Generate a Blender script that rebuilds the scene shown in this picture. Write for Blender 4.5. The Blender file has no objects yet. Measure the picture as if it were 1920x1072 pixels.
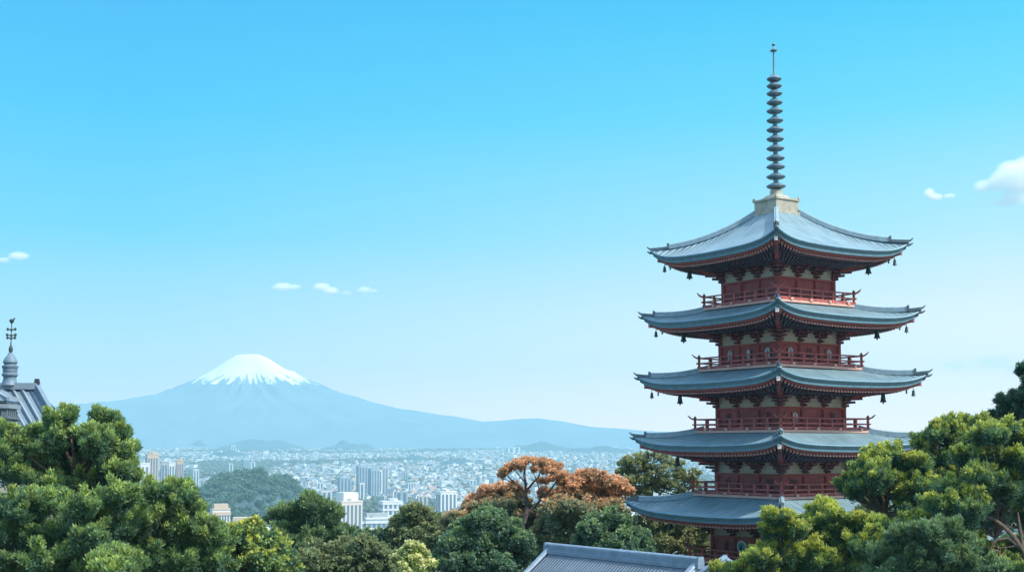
import bpy, math, random
import numpy as np
from mathutils import Vector, Matrix, noise

scene = bpy.context.scene
COL = scene.collection
R = math.radians

# ------------------------------------------------------------ camera
F = 2400.0                      # focal length in pixels of the 1920 px wide photograph
PITCH = R(5.0)
SHIFT = 92.0
CAMZ = 100.0
cam_d = bpy.data.cameras.new('camera')
cam_d.sensor_width = 36.0
cam_d.lens = 36.0 * F / 1920.0
cam_d.shift_y = SHIFT / 1920.0
cam_d.clip_start = 0.5
cam_d.clip_end = 40000.0
cam = bpy.data.objects.new('camera', cam_d)
cam.location = (0, 0, CAMZ)
cam.rotation_euler = (R(90) + PITCH, 0, 0)
COL.objects.link(cam)
scene.camera = cam

# ------------------------------------------------------------ light
SUN_EL, SUN_AZ = R(46), R(-25)          # azimuth counted from +X towards +Y
sd = Vector((math.cos(SUN_EL) * math.cos(SUN_AZ), math.cos(SUN_EL) * math.sin(SUN_AZ), math.sin(SUN_EL)))
sl = bpy.data.lights.new('sun', 'SUN')
sl.energy = 4.5
sl.angle = R(0.6)
sl.color = (1.0, 0.93, 0.80)
sun = bpy.data.objects.new('sun', sl)
sun.rotation_euler = (-sd).to_track_quat('-Z', 'Y').to_euler()
sun.location = (60, -40, 180)
COL.objects.link(sun)

world = bpy.data.worlds.new('World')
scene.world = world
world.use_nodes = True
wt = world.node_tree
wt.nodes.clear()
def wn(t): return wt.nodes.new(t)
tc = wn('ShaderNodeTexCoord')
sep = wn('ShaderNodeSeparateXYZ'); wt.links.new(tc.outputs['Generated'], sep.inputs[0])
def ramp(nt, stops):
    r = nt.nodes.new('ShaderNodeValToRGB')
    el = r.color_ramp.elements
    while len(el) > 1: el.remove(el[0])
    el[0].position = stops[0][0]; el[0].color = (*stops[0][1], 1)
    for p, c in stops[1:]:
        e = el.new(p); e.color = (*c, 1)
    return r
zz = wn('ShaderNodeMath'); zz.operation = 'MULTIPLY_ADD'; zz.inputs[1].default_value = 0.5; zz.inputs[2].default_value = 0.5
wt.links.new(sep.outputs['Z'], zz.inputs[0])
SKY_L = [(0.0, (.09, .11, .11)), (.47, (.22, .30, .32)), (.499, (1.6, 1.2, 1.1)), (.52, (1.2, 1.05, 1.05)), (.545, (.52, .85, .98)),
         (.58, (.10, .70, .98)), (.625, (.0, .58, 1.0)), (.665, (.0, .47, .97)), (.74, (.10, .50, 1.0)), (.85, (1.2, 1.55, 2.0)), (1.0, (1.4, 1.7, 2.2))]  # unseen zenith stops in both ramps brightened as added fill light
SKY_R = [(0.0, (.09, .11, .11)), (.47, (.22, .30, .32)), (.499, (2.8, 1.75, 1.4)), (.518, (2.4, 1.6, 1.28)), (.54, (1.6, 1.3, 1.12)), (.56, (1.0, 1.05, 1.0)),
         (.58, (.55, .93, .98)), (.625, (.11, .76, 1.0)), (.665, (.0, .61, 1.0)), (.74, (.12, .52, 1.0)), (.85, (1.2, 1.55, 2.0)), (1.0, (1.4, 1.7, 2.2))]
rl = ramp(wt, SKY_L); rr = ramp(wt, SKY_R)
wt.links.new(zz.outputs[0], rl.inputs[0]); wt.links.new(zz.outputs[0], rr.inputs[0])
xr = wn('ShaderNodeMapRange'); xr.inputs['From Min'].default_value = -0.28; xr.inputs['From Max'].default_value = 0.36
wt.links.new(sep.outputs['X'], xr.inputs['Value'])
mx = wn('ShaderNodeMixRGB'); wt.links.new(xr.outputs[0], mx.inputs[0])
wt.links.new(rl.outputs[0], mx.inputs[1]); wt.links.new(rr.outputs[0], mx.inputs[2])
sky = wn('ShaderNodeTexSky'); sky.sky_type = 'NISHITA'; sky.sun_disc = False
sky.sun_elevation = SUN_EL; sky.sun_rotation = R(90) - SUN_AZ
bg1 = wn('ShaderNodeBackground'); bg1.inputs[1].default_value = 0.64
bg2 = wn('ShaderNodeBackground'); bg2.inputs[1].default_value = 0.001
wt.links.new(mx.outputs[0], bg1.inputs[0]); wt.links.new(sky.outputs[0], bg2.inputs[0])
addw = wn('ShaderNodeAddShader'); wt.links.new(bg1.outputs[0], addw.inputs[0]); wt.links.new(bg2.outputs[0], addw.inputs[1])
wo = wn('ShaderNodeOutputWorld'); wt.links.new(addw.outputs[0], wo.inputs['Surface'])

scene.view_settings.view_transform = 'Standard'
scene.view_settings.look = 'None'
scene.view_settings.exposure = 0.6
scene.view_settings.gamma = 1.0
scene.cycles.volume_bounces = 14
scene.cycles.max_bounces = 16
scene.cycles.transparent_max_bounces = 8

# ------------------------------------------------------------ geometry helpers
def ray(px, py):
    xc = (px - 960) / F; yc = (536 - py + SHIFT) / F
    return Vector((xc, math.cos(PITCH) - yc * math.sin(PITCH), math.sin(PITCH) + yc * math.cos(PITCH)))
def at(px, py, Y):
    d = ray(px, py); return Vector((0, 0, CAMZ)) + d * (Y / d.y)
def at_z(px, py, z):
    d = ray(px, py); return Vector((0, 0, CAMZ)) + d * ((z - CAMZ) / d.z)
def sstep(a, b, x):
    t = min(1, max(0, (x - a) / (b - a))); return t * t * (3 - 2 * t)
def gz(x, y):
    if y < 1500: return 85.0 * (1 - sstep(150, 700, math.hypot(x, y)))
    return min(95.0, 97.0 * max(0, (y - 2700) / 5600.0) ** 0.9) if y > 2700 else 0.0

class MB:
    def __init__(s): s.v = []; s.f = []; s.m = []; s.uv = None
    def quad(s, a, b, c, d, m=0):
        n = len(s.v); s.v += [tuple(a), tuple(b), tuple(c), tuple(d)]; s.f.append((n, n+1, n+2, n+3)); s.m.append(m)
    def tri(s, a, b, c, m=0):
        n = len(s.v); s.v += [tuple(a), tuple(b), tuple(c)]; s.f.append((n, n+1, n+2)); s.m.append(m)
    def box(s, c, size, rot=0.0, m=0, taper=1.0, M=None):
        hx, hy, hz = size[0]/2, size[1]/2, size[2]/2
        cs, sn = math.cos(rot), math.sin(rot); n = len(s.v)
        for z, k in ((-hz, 1.0), (hz, taper)):
            for x, y in ((-hx, -hy), (hx, -hy), (hx, hy), (-hx, hy)):
                x *= k; y *= k
                p = (c[0] + x*cs - y*sn, c[1] + x*sn + y*cs, c[2] + z)
                if M is not None: p = tuple(M @ Vector(p))
                s.v.append(p)
        for q in ((0,3,2,1), (4,5,6,7), (0,1,5,4), (1,2,6,5), (2,3,7,6), (3,0,4,7)):
            s.f.append(tuple(n + i for i in q)); s.m.append(m)
    def beam(s, a, b, w, h, m=0, up=Vector((0,0,1))):
        a = Vector(a); b = Vector(b); d = (b - a)
        if d.length < 1e-6: return
        d.normalize(); sx = d.cross(up)
        if sx.length < 1e-4: sx = Vector((1,0,0))
        sx.normalize(); u = sx.cross(d)
        n = len(s.v)
        for p in (a, b):
            for i, j in ((-1,-1), (1,-1), (1,1), (-1,1)):
                s.v.append(tuple(p + sx*(i*w/2) + u*(j*h/2)))
        for q in ((0,1,2,3), (7,6,5,4), (0,4,5,1), (1,5,6,2), (2,6,7,3), (3,7,4,0)):
            s.f.append(tuple(n + i for i in q)); s.m.append(m)
    def sweep(s, pts, ws, hs, m=0, seg=None):
        # rectangular or round section along a polyline; seg = sides for a round one
        pts = [Vector(p) for p in pts]; k = seg or 4; n0 = len(s.v)
        for i, p in enumerate(pts):
            d = (pts[min(i+1, len(pts)-1)] - pts[max(i-1, 0)]).normalized()
            sx = d.cross(Vector((0,0,1)))
            if sx.length < 0.05: sx = Vector((1,0,0)) - d * d.x
            sx.normalize(); u = sx.cross(d)
            w = ws[i] if hasattr(ws, '__len__') else ws
            h = hs[i] if hasattr(hs, '__len__') else hs
            for j in range(k):
                if seg: a = 2*math.pi*j/k; cx, cy = math.cos(a), math.sin(a)
                else: cx, cy = ((-1,-1), (1,-1), (1,1), (-1,1))[j]
                s.v.append(tuple(p + sx*(cx*w/2) + u*(cy*h/2)))
        for i in range(len(pts)-1):
            for j in range(k):
                a = n0 + i*k + j; b = n0 + i*k + (j+1) % k
                s.f.append((a, b, b+k, a+k)); s.m.append(m)
        s.f.append(tuple(n0 + j for j in range(k))[::-1]); s.m.append(m)
        s.f.append(tuple(n0 + (len(pts)-1)*k + j for j in range(k))); s.m.append(m)
    def lathe(s, prof, c=(0,0,0), seg=20, m=0):
        n0 = len(s.v)
        for r, z in prof:
            for j in range(seg):
                a = 2*math.pi*j/seg
                s.v.append((c[0] + r*math.cos(a), c[1] + r*math.sin(a), c[2] + z))
        for i in range(len(prof)-1):
            for j in range(seg):
                a = n0 + i*seg + j; b = n0 + i*seg + (j+1) % seg
                s.f.append((a, b, b+seg, a+seg)); s.m.append(m)
        s.f.append(tuple(n0 + j for j in range(seg))[::-1]); s.m.append(m)
        s.f.append(tuple(n0 + (len(prof)-1)*seg + j for j in range(seg))); s.m.append(m)
    def build(s, name, mats, parent=None, smooth=False, loc=None):
        me = bpy.data.meshes.new(name)
        me.from_pydata(s.v, [], s.f)
        if not isinstance(mats, (list, tuple)): mats = [mats]
        for mm in mats: me.materials.append(mm)
        if len(mats) > 1: me.polygons.foreach_set('material_index', s.m)
        if smooth:
            me.polygons.foreach_set('use_smooth', [True]*len(me.polygons))
            me.set_sharp_from_angle(angle=R(40))
        o = bpy.data.objects.new(name, me); COL.objects.link(o)
        if parent is not None: o.parent = parent
        if loc is not None: o.location = loc
        return o

def tag(o, label=None, cat=None, group=None, kind=None):
    if label: o['label'] = label
    if cat: o['category'] = cat
    if group: o['group'] = group
    if kind: o['kind'] = kind
    return o
def empty(name, loc, rz=0.0, **k):
    o = bpy.data.objects.new(name, None); COL.objects.link(o)
    o.location = loc; o.rotation_euler = (0, 0, rz); o.empty_display_size = 0.5
    return tag(o, **k)

# ------------------------------------------------------------ materials
def mat(name, col, rough=0.7, var=0.12, scale=1.5, bump=0.0, bscale=20.0, metal=0.0, spec=0.5, col2=None, streak=None, coord='Object'):
    m = bpy.data.materials.new(name); m.use_nodes = True
    nt = m.node_tree; b = nt.nodes['Principled BSDF']
    b.inputs['Roughness'].default_value = rough; b.inputs['Metallic'].default_value = metal
    b.inputs['Specular IOR Level'].default_value = spec
    t = nt.nodes.new('ShaderNodeTexCoord'); mp = nt.nodes.new('ShaderNodeMapping')
    nt.links.new(t.outputs[coord], mp.inputs[0])
    if streak: mp.inputs['Scale'].default_value = streak
    n = nt.nodes.new('ShaderNodeTexNoise'); n.inputs['Scale'].default_value = scale; n.inputs['Detail'].default_value = 6
    n.inputs['Roughness'].default_value = 0.65
    nt.links.new(mp.outputs[0], n.inputs['Vector'])
    lo = tuple(c*(1-var) for c in col); hi = tuple(min(1, c*(1+var)) for c in (col2 or col))
    r = ramp(nt, [(0.3, lo), (0.7, hi)])
    nt.links.new(n.outputs['Fac'], r.inputs[0]); nt.links.new(r.outputs[0], b.inputs['Base Color'])
    if bump:
        n2 = nt.nodes.new('ShaderNodeTexNoise'); n2.inputs['Scale'].default_value = bscale; n2.inputs['Detail'].default_value = 4
        nt.links.new(mp.outputs[0], n2.inputs['Vector'])
        bp = nt.nodes.new('ShaderNodeBump'); bp.inputs['Strength'].default_value = bump; bp.inputs['Distance'].default_value = 0.05
        nt.links.new(n2.outputs['Fac'], bp.inputs['Height']); nt.links.new(bp.outputs[0], b.inputs['Normal'])
    return m

def tile_mat(name, col, col2, pitch=0.32, rough=0.45):
    # ribs run down the slope: UV.x is metres along the eave, UV.y metres up the slope
    m = mat(name, col, rough, 0.30, 0.7, col2=col2)
    nt = m.node_tree; b = nt.nodes['Principled BSDF']
    uv = nt.nodes.new('ShaderNodeUVMap'); uv.uv_map = 'uv'
    sp = nt.nodes.new('ShaderNodeSeparateXYZ'); nt.links.new(uv.outputs[0], sp.inputs[0])
    def math_(op, a, v):
        q = nt.nodes.new('ShaderNodeMath'); q.operation = op
        nt.links.new(a, q.inputs[0])
        if v is not None:
            if isinstance(v, (int, float)): q.inputs[1].default_value = v
            else: nt.links.new(v, q.inputs[1])
        return q.outputs[0]
    w = math_('ABSOLUTE', math_('SINE', math_('MULTIPLY', sp.outputs[0], math.pi/pitch), None), None)
    w2 = math_('FRACT', math_('MULTIPLY', sp.outputs[1], 1/0.34), None)
    h = math_('ADD', w, math_('MULTIPLY', w2, 0.22))
    bp = nt.nodes.new('ShaderNodeBump'); bp.inputs['Strength'].default_value = 1.0; bp.inputs['Distance'].default_value = 0.10
    nt.links.new(h, bp.inputs['Height']); nt.links.new(bp.outputs[0], b.inputs['Normal'])
    # streaks down the slope
    cm = nt.nodes.new('ShaderNodeCombineXYZ')
    nt.links.new(math_('MULTIPLY', sp.outputs[0], 3.0), cm.inputs[0]); nt.links.new(math_('MULTIPLY', sp.outputs[1], 0.35), cm.inputs[1])
    n = nt.nodes.new('ShaderNodeTexNoise'); n.inputs['Scale'].default_value = 1.0; n.inputs['Detail'].default_value = 5
    nt.links.new(cm.outputs[0], n.inputs['Vector'])
    r = ramp(nt, [(.25, tuple(c*.68 for c in col)), (.75, tuple(min(1, c*1.18) for c in col2))])
    nt.links.new(n.outputs['Fac'], r.inputs[0])
    mxn = nt.nodes.new('ShaderNodeMixRGB'); mxn.inputs[0].default_value = 0.5
    src = b.inputs['Base Color'].links[0].from_socket
    nt.links.new(src, mxn.inputs[1]); nt.links.new(r.outputs[0], mxn.inputs[2]); nt.links.new(mxn.outputs[0], b.inputs['Base Color'])
    return m

M_TILE = tile_mat('blue_grey_roof_tile', (.15, .255, .325), (.22, .34, .395))
M_TILE_EDGE = mat('weathered_tile_edge', (.11, .24, .32), .5, .2, 2.5, bump=.3, bscale=9)
M_RIDGE = mat('pale_ridge_tile', (.25, .35, .41), .5, .2, 3.0, bump=.3, bscale=8)
M_HORN = mat('dark_ridge_end', (.10, .14, .17), .5, .2, 4)
M_FASCIA = mat('dull_red_fascia', (.33, .07, .07), .6, .2, 2.0, streak=(1, 1, .3))
M_RAFTER = mat('faded_red_rafter', (.50, .24, .22), .65, .2, 5.0)
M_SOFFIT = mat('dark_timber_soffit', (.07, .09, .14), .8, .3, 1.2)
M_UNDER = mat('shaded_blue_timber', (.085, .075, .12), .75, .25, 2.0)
M_WALL = mat('vermilion_lacquer_wall', (.31, .058, .062), .55, .42, 1.6, bump=.15, bscale=12)
M_POST = mat('deep_red_post', (.27, .04, .04), .5, .2, 2.5)
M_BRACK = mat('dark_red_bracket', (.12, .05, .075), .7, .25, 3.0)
M_PLASTER = mat('ivory_plaster', (.42, .45, .39), .8, .12, 2.0)
M_RAIL = mat('worn_red_railing', (.43, .105, .095), .65, .4, 3.0)
M_FLOOR = mat('pinkish_balcony_edge', (.62, .36, .30), .7, .15, 2.0)
M_WHITE = mat('white_end_cap', (.85, .86, .84), .5, .05, 3.0)
M_BRONZE = mat('blue_grey_bronze', (.15, .23, .29), .45, .25, 4.0, metal=.35)
M_BELL = mat('dark_green_bell', (.05, .08, .085), .5, .3, 8.0, metal=.3)
M_BOX = mat('gilt_weathered_stone', (.35, .345, .285), .7, .28, 2.5, bump=.3, bscale=6)
M_GLASS = mat('blue_window_pane', (.22, .38, .46), .15, .3, 5.0, spec=.8)
M_DARK = mat('dark_opening', (.03, .03, .045), .6, .2, 4.0)
M_TEAL = mat('teal_emblem', (.05, .36, .42), .4, .2, 6.0)
M_STONE = mat('grey_stone_base', (.32, .31, .29), .85, .2, 1.2, bump=.4, bscale=10)
M_BARK = mat('grey_brown_bark', (.085, .065, .055), .9, .35, 6.0, bump=.6, bscale=14, streak=(1, 1, .25))
M_BARK_PALE = mat('pale_brown_bark', (.13, .10, .085), .9, .3, 6.0, bump=.6, bscale=14, streak=(1, 1, .25))
M_GROUND = mat('grassy_earth', (.045, .06, .028), .95, .4, 0.08, col2=(.075, .08, .045))
M_PLAIN = mat('city_plain', (.12, .15, .13), .95, .4, 0.012, col2=(.27, .28, .27))

# ------------------------------------------------------------ ground
def build_ground():
    xs = np.unique(np.concatenate([np.linspace(-5800, 5800, 60), np.linspace(-700, 700, 71)]))
    ys = np.unique(np.concatenate([np.linspace(-380, 900, 81), np.linspace(900, 10300, 90)]))
    b = MB()
    for y in ys:
        for x in xs: b.v.append((x, y, gz(x, y)))
    nx = len(xs)
    for j in range(len(ys)-1):
        for i in range(nx-1):
            a = j*nx + i; b.f.append((a, a+1, a+1+nx, a+nx)); b.m.append(1 if ys[j] > 640 else 0)
    tag(b.build('ground', [M_GROUND, M_PLAIN], smooth=True), kind='structure')
build_ground()

# ------------------------------------------------------------ mountain and ridges
def interp(pts, x):
    return float(np.interp(x, [p[0] for p in pts], [p[1] for p in pts]))
def fbm(x, y, z=0.0, o=4): return noise.fractal(Vector((x, y, z)), 1.0, 2.0, o)

def build_mountain():
    Y0 = 9000.0
    axis = at(470, 664, Y0)
    left = [(470, 666), (455, 664), (442, 666), (425, 677), (400, 694), (372, 712), (340, 726), (300, 740), (240, 750), (200, 754), (150, 759), (80, 766), (-40, 776), (-200, 800), (-500, 838)]
    right = [(470, 665), (485, 664), (500, 670), (520, 683), (545, 700), (570, 712), (600, 727), (630, 738), (665, 749), (700, 757), (730, 764), (780, 772), (850, 784), (930, 800), (1100, 815), (1400, 838)]
    def prof(lst):
        out = []
        for px, py in lst:
            p = at(px, py, Y0); out.append((abs(p.x - axis.x), p.z))
        return sorted(out)
    pl, pr = prof(left), prof(right)
    ridge = [(p.x, p.z) for p in (at(a, b, Y0+200) for a, b in
             [(-300, 792), (100, 780), (420, 790), (600, 770), (700, 766), (760, 771), (850, 781), (905, 790), (960, 787), (1010, 785), (1050, 789), (1110, 799),
              (1160, 801), (1210, 806), (1290, 811), (1380, 812), (1480, 816), (1600, 820), (1690, 822), (1735, 812), (1780, 806), (1850, 812), (1960, 816), (2200, 822)])]
    b = MB()
    xs = np.linspace(-5000, 5000, 420); ys = np.linspace(7300, 10200, 150)
    for y in ys:
        for x in xs:
            dx, dy = x - axis.x, (y - Y0)
            if dy < 0: dy *= 2.2
            r = math.hypot(dx, dy); a = math.atan2(dy, dx)
            t = (math.cos(a) + 1) / 2                       # 1 = right flank
            gul = math.sin(a*23 + 5*fbm(a*3, 0.3)) * 0.6 + fbm(a*14, r*.0012)*2.4 + fbm(a*40, r*.003)*.9
            rr = r + gul * min(42, r*0.07) * sstep(60, 400, r)
            h = interp(pr, rr)*t + interp(pl, rr)*(1-t)
            rz = CAMZ + (interp(ridge, x) - CAMZ) * max(0, 1 - (abs(y - Y0 - 200)/1500.0)**1.3) + fbm(x*.002, y*.002, 5)*9
            h = max(h, rz); g_ = gz(x, y) - 6; h = g_ + (h - g_)*sstep(7320, 8300, y)
            b.v.append((x, y, max(h, gz(x, y) - 25)))
    nx = len(xs)
    for j in range(len(ys)-1):
        for i in range(nx-1):
            q = j*nx + i; b.f.append((q, q+1, q+1+nx, q+nx)); b.m.append(0)
    m = bpy.data.materials.new('snow_capped_rock'); m.use_nodes = True
    nt = m.node_tree; bs = nt.nodes['Principled BSDF']; bs.inputs['Roughness'].default_value = .9; bs.inputs['Specular IOR Level'].default_value = .1
    t = nt.nodes.new('ShaderNodeTexCoord'); s = nt.nodes.new('ShaderNodeSeparateXYZ'); nt.links.new(t.outputs['Object'], s.inputs[0])
    def mt(op, a, c=None, d=None):
        q = nt.nodes.new('ShaderNodeMath'); q.operation = op
        for i, v in enumerate((a, c, d)):
            if v is None: continue
            if isinstance(v, (int, float)): q.inputs[i].default_value = v
            else: nt.links.new(v, q.inputs[i])
        return q.outputs[0]
    dx = mt('SUBTRACT', s.outputs[0], axis.x); dy = mt('SUBTRACT', s.outputs[1], Y0)
    ang = mt('ARCTAN2', dy, dx)
    cmb = nt.nodes.new('ShaderNodeCombineXYZ'); nt.links.new(mt('MULTIPLY', ang, 6.2), cmb.inputs[0]); nt.links.new(mt('MULTIPLY', s.outputs[2], .0035), cmb.inputs[1])
    n1 = nt.nodes.new('ShaderNodeTexNoise'); n1.inputs['Scale'].default_value = 1.0; n1.inputs['Detail'].default_value = 5; n1.inputs['Roughness'].default_value = .72
    nt.links.new(cmb.outputs[0], n1.inputs['Vector'])
    zt = at(470, 664, Y0).z; zl = at(470, 716, Y0).z
    hn = mt('DIVIDE', mt('SUBTRACT', s.outputs[2], zl), zt - zl)     # 1 at the top, 0 at the snow line
    v = mt('ADD', mt('MULTIPLY_ADD', hn, .95, .07), mt('MULTIPLY', mt('SUBTRACT', n1.outputs['Fac'], .5), 2.3))
    mr = nt.nodes.new('ShaderNodeMapRange'); mr.interpolation_type = 'SMOOTHSTEP'; mr.inputs['From Min'].default_value = .02; mr.inputs['From Max'].default_value = .24
    nt.links.new(v, mr.inputs['Value'])
    g = mt('GREATER_THAN', hn, -.12)
    k = mt('MULTIPLY', mr.outputs[0], g)
    n2 = nt.nodes.new('ShaderNodeTexNoise'); n2.inputs['Scale'].default_value = .004; nt.links.new(t.outputs['Object'], n2.inputs['Vector'])
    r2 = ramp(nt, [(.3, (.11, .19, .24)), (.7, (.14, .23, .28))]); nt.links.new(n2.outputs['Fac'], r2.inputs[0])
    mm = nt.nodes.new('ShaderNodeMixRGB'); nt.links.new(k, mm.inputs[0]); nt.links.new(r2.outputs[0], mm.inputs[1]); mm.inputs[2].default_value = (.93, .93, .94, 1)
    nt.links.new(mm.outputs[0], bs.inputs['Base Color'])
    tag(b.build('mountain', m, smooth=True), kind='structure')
build_mountain()

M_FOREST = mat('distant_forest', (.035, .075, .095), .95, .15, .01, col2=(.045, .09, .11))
def build_hill(px, py, Y, wpx, dyr, name='hills', skew=0.0, bump=0.04):
    c = at(px, py, Y); W = wpx * Y / F
    base = gz(c.x, Y); H = c.z - base; b = MB(); n = 44
    for j in range(n+1):
        for i in range(n+1):
            u, v = -1 + 2*i/n, -1 + 2*j/n
            r = math.hypot(u, v); g = max(0, 1 - r*r)**1.25
            g *= 1 + .55*fbm(u*2.4 + px, v*2, 1.0)
            b.v.append((c.x + u*W + skew*W*(1-g), Y + v*dyr, gz(c.x, Y + v*dyr) - 3 + (H+3)*g + bump*H*fbm(u*9 + px, v*9, 3)*g))
    for j in range(n):
        for i in range(n):
            q = j*(n+1) + i; b.f.append((q, q+1, q+2+n, q+1+n)); b.m.append(0)
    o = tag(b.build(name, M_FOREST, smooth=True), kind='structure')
    return c, W, dyr, H
for a in [(490, 826, 7600, 95, 500), (655, 830, 7300, 60, 350), (395, 826, 7900, 110, 300), (1010, 832, 7000, 80, 350), (780, 855, 5000, 38, 180), (1240, 868, 3800, 90, 200), (860, 862, 4600, 60, 120),
          (560, 826, 8000, 130, 300), (1130, 838, 6500, 90, 200), (230, 824, 7900, 150, 300), (430, 846, 5600, 50, 150)]:
    build_hill(*a)

# ------------------------------------------------------------ foliage
def ico():
    p = (1 + 5**.5)/2
    v = np.array([(-1,p,0),(1,p,0),(-1,-p,0),(1,-p,0),(0,-1,p),(0,1,p),(0,-1,-p),(0,1,-p),(p,0,-1),(p,0,1),(-p,0,-1),(-p,0,1)], float)
    v /= np.linalg.norm(v[0])
    f = [(0,11,5),(0,5,1),(0,1,7),(0,7,10),(0,10,11),(1,5,9),(5,11,4),(11,10,2),(10,7,6),(7,1,8),(3,9,4),(3,4,2),(3,2,6),(3,6,8),(3,8,9),(4,9,5),(2,4,11),(6,2,10),(8,6,7),(9,8,1)]
    v = list(map(tuple, v)); cache = {}; nf = []
    def mid(a, b):
        k = (min(a,b), max(a,b))
        if k not in cache:
            m = np.array(v[a]) + np.array(v[b]); m /= np.linalg.norm(m); v.append(tuple(m)); cache[k] = len(v)-1
        return cache[k]
    for a, b, c in f:
        x, y, z = mid(a,b), mid(b,c), mid(c,a); nf += [(a,x,z),(b,y,x),(c,z,y),(x,y,z)]
    return np.array(v), np.array(nf)
ICO_V, ICO_F = ico()

def np_mesh(name, V, Fc, mats, parent=None, attr=None, smooth=False):
    me = bpy.data.meshes.new(name); n = Fc.shape[1]
    me.vertices.add(len(V)); me.vertices.foreach_set('co', V.astype(np.float32).ravel())
    me.loops.add(Fc.size); me.loops.foreach_set('vertex_index', Fc.astype(np.int32).ravel())
    me.polygons.add(len(Fc)); me.polygons.foreach_set('loop_start', np.arange(0, Fc.size, n, dtype=np.int32))
    try: me.polygons.foreach_set('loop_total', np.full(len(Fc), n, dtype=np.int32))
    except Exception: pass
    if attr is not None:
        at_ = me.attributes.new('tint', 'FLOAT', 'POINT'); at_.data.foreach_set('value', attr.astype(np.float32))
    me.update(calc_edges=True)
    if smooth: me.polygons.foreach_set('use_smooth', [True]*len(me.polygons))
    me.materials.append(mats)
    o = bpy.data.objects.new(name, me); COL.objects.link(o)
    if parent is not None: o.parent = parent
    return o

def leaf_mat(name, stops, trans=.44, rough=.55):
    m = bpy.data.materials.new(name); m.use_nodes = True; nt = m.node_tree
    b = nt.nodes['Principled BSDF']; out = nt.nodes['Material Output']
    b.inputs['Roughness'].default_value = rough; b.inputs['Specular IOR Level'].default_value = .6
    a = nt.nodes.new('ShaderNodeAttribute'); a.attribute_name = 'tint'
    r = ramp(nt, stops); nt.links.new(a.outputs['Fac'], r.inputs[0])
    t = nt.nodes.new('ShaderNodeTexCoord'); n = nt.nodes.new('ShaderNodeTexNoise'); n.inputs['Scale'].default_value = 1.2
    nt.links.new(t.outputs['Object'], n.inputs['Vector'])
    hv = nt.nodes.new('ShaderNodeHueSaturation'); nt.links.new(r.outputs[0], hv.inputs['Color'])
    mr = nt.nodes.new('ShaderNodeMapRange'); mr.inputs['From Min'].default_value = .3; mr.inputs['From Max'].default_value = .7
    mr.inputs['To Min'].default_value = .8; mr.inputs['To Max'].default_value = 1.25
    nt.links.new(n.outputs['Fac'], mr.inputs['Value']); nt.links.new(mr.outputs[0], hv.inputs['Value'])
    nt.links.new(hv.outputs[0], b.inputs['Base Color'])
    tr = nt.nodes.new('ShaderNodeBsdfTranslucent'); nt.links.new(hv.outputs[0], tr.inputs['Color'])
    ms = nt.nodes.new('ShaderNodeMixShader'); ms.inputs[0].default_value = trans
    nt.links.new(b.outputs[0], ms.inputs[1]); nt.links.new(tr.outputs[0], ms.inputs[2]); nt.links.new(ms.outputs[0], out.inputs['Surface'])
    return m

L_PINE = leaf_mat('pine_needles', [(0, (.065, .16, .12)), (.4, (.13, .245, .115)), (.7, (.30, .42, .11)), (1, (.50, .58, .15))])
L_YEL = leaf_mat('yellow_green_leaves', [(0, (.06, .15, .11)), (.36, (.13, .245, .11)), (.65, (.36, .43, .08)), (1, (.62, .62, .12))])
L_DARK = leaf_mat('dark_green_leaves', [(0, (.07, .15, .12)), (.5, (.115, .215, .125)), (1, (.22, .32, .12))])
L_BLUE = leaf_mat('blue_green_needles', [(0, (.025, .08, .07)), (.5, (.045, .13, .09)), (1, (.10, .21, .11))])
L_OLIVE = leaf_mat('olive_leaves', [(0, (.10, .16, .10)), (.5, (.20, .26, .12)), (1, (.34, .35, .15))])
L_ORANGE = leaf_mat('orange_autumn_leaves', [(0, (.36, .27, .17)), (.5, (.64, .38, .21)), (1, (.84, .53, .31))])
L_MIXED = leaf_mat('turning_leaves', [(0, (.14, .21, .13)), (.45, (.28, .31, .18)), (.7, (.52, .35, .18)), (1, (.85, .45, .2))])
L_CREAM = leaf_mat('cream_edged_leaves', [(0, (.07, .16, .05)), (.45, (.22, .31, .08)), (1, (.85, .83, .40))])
L_FAR = leaf_mat('far_tree_leaves', [(0, (.025, .045, .03)), (1, (.06, .09, .05))], trans=.05)

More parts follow.
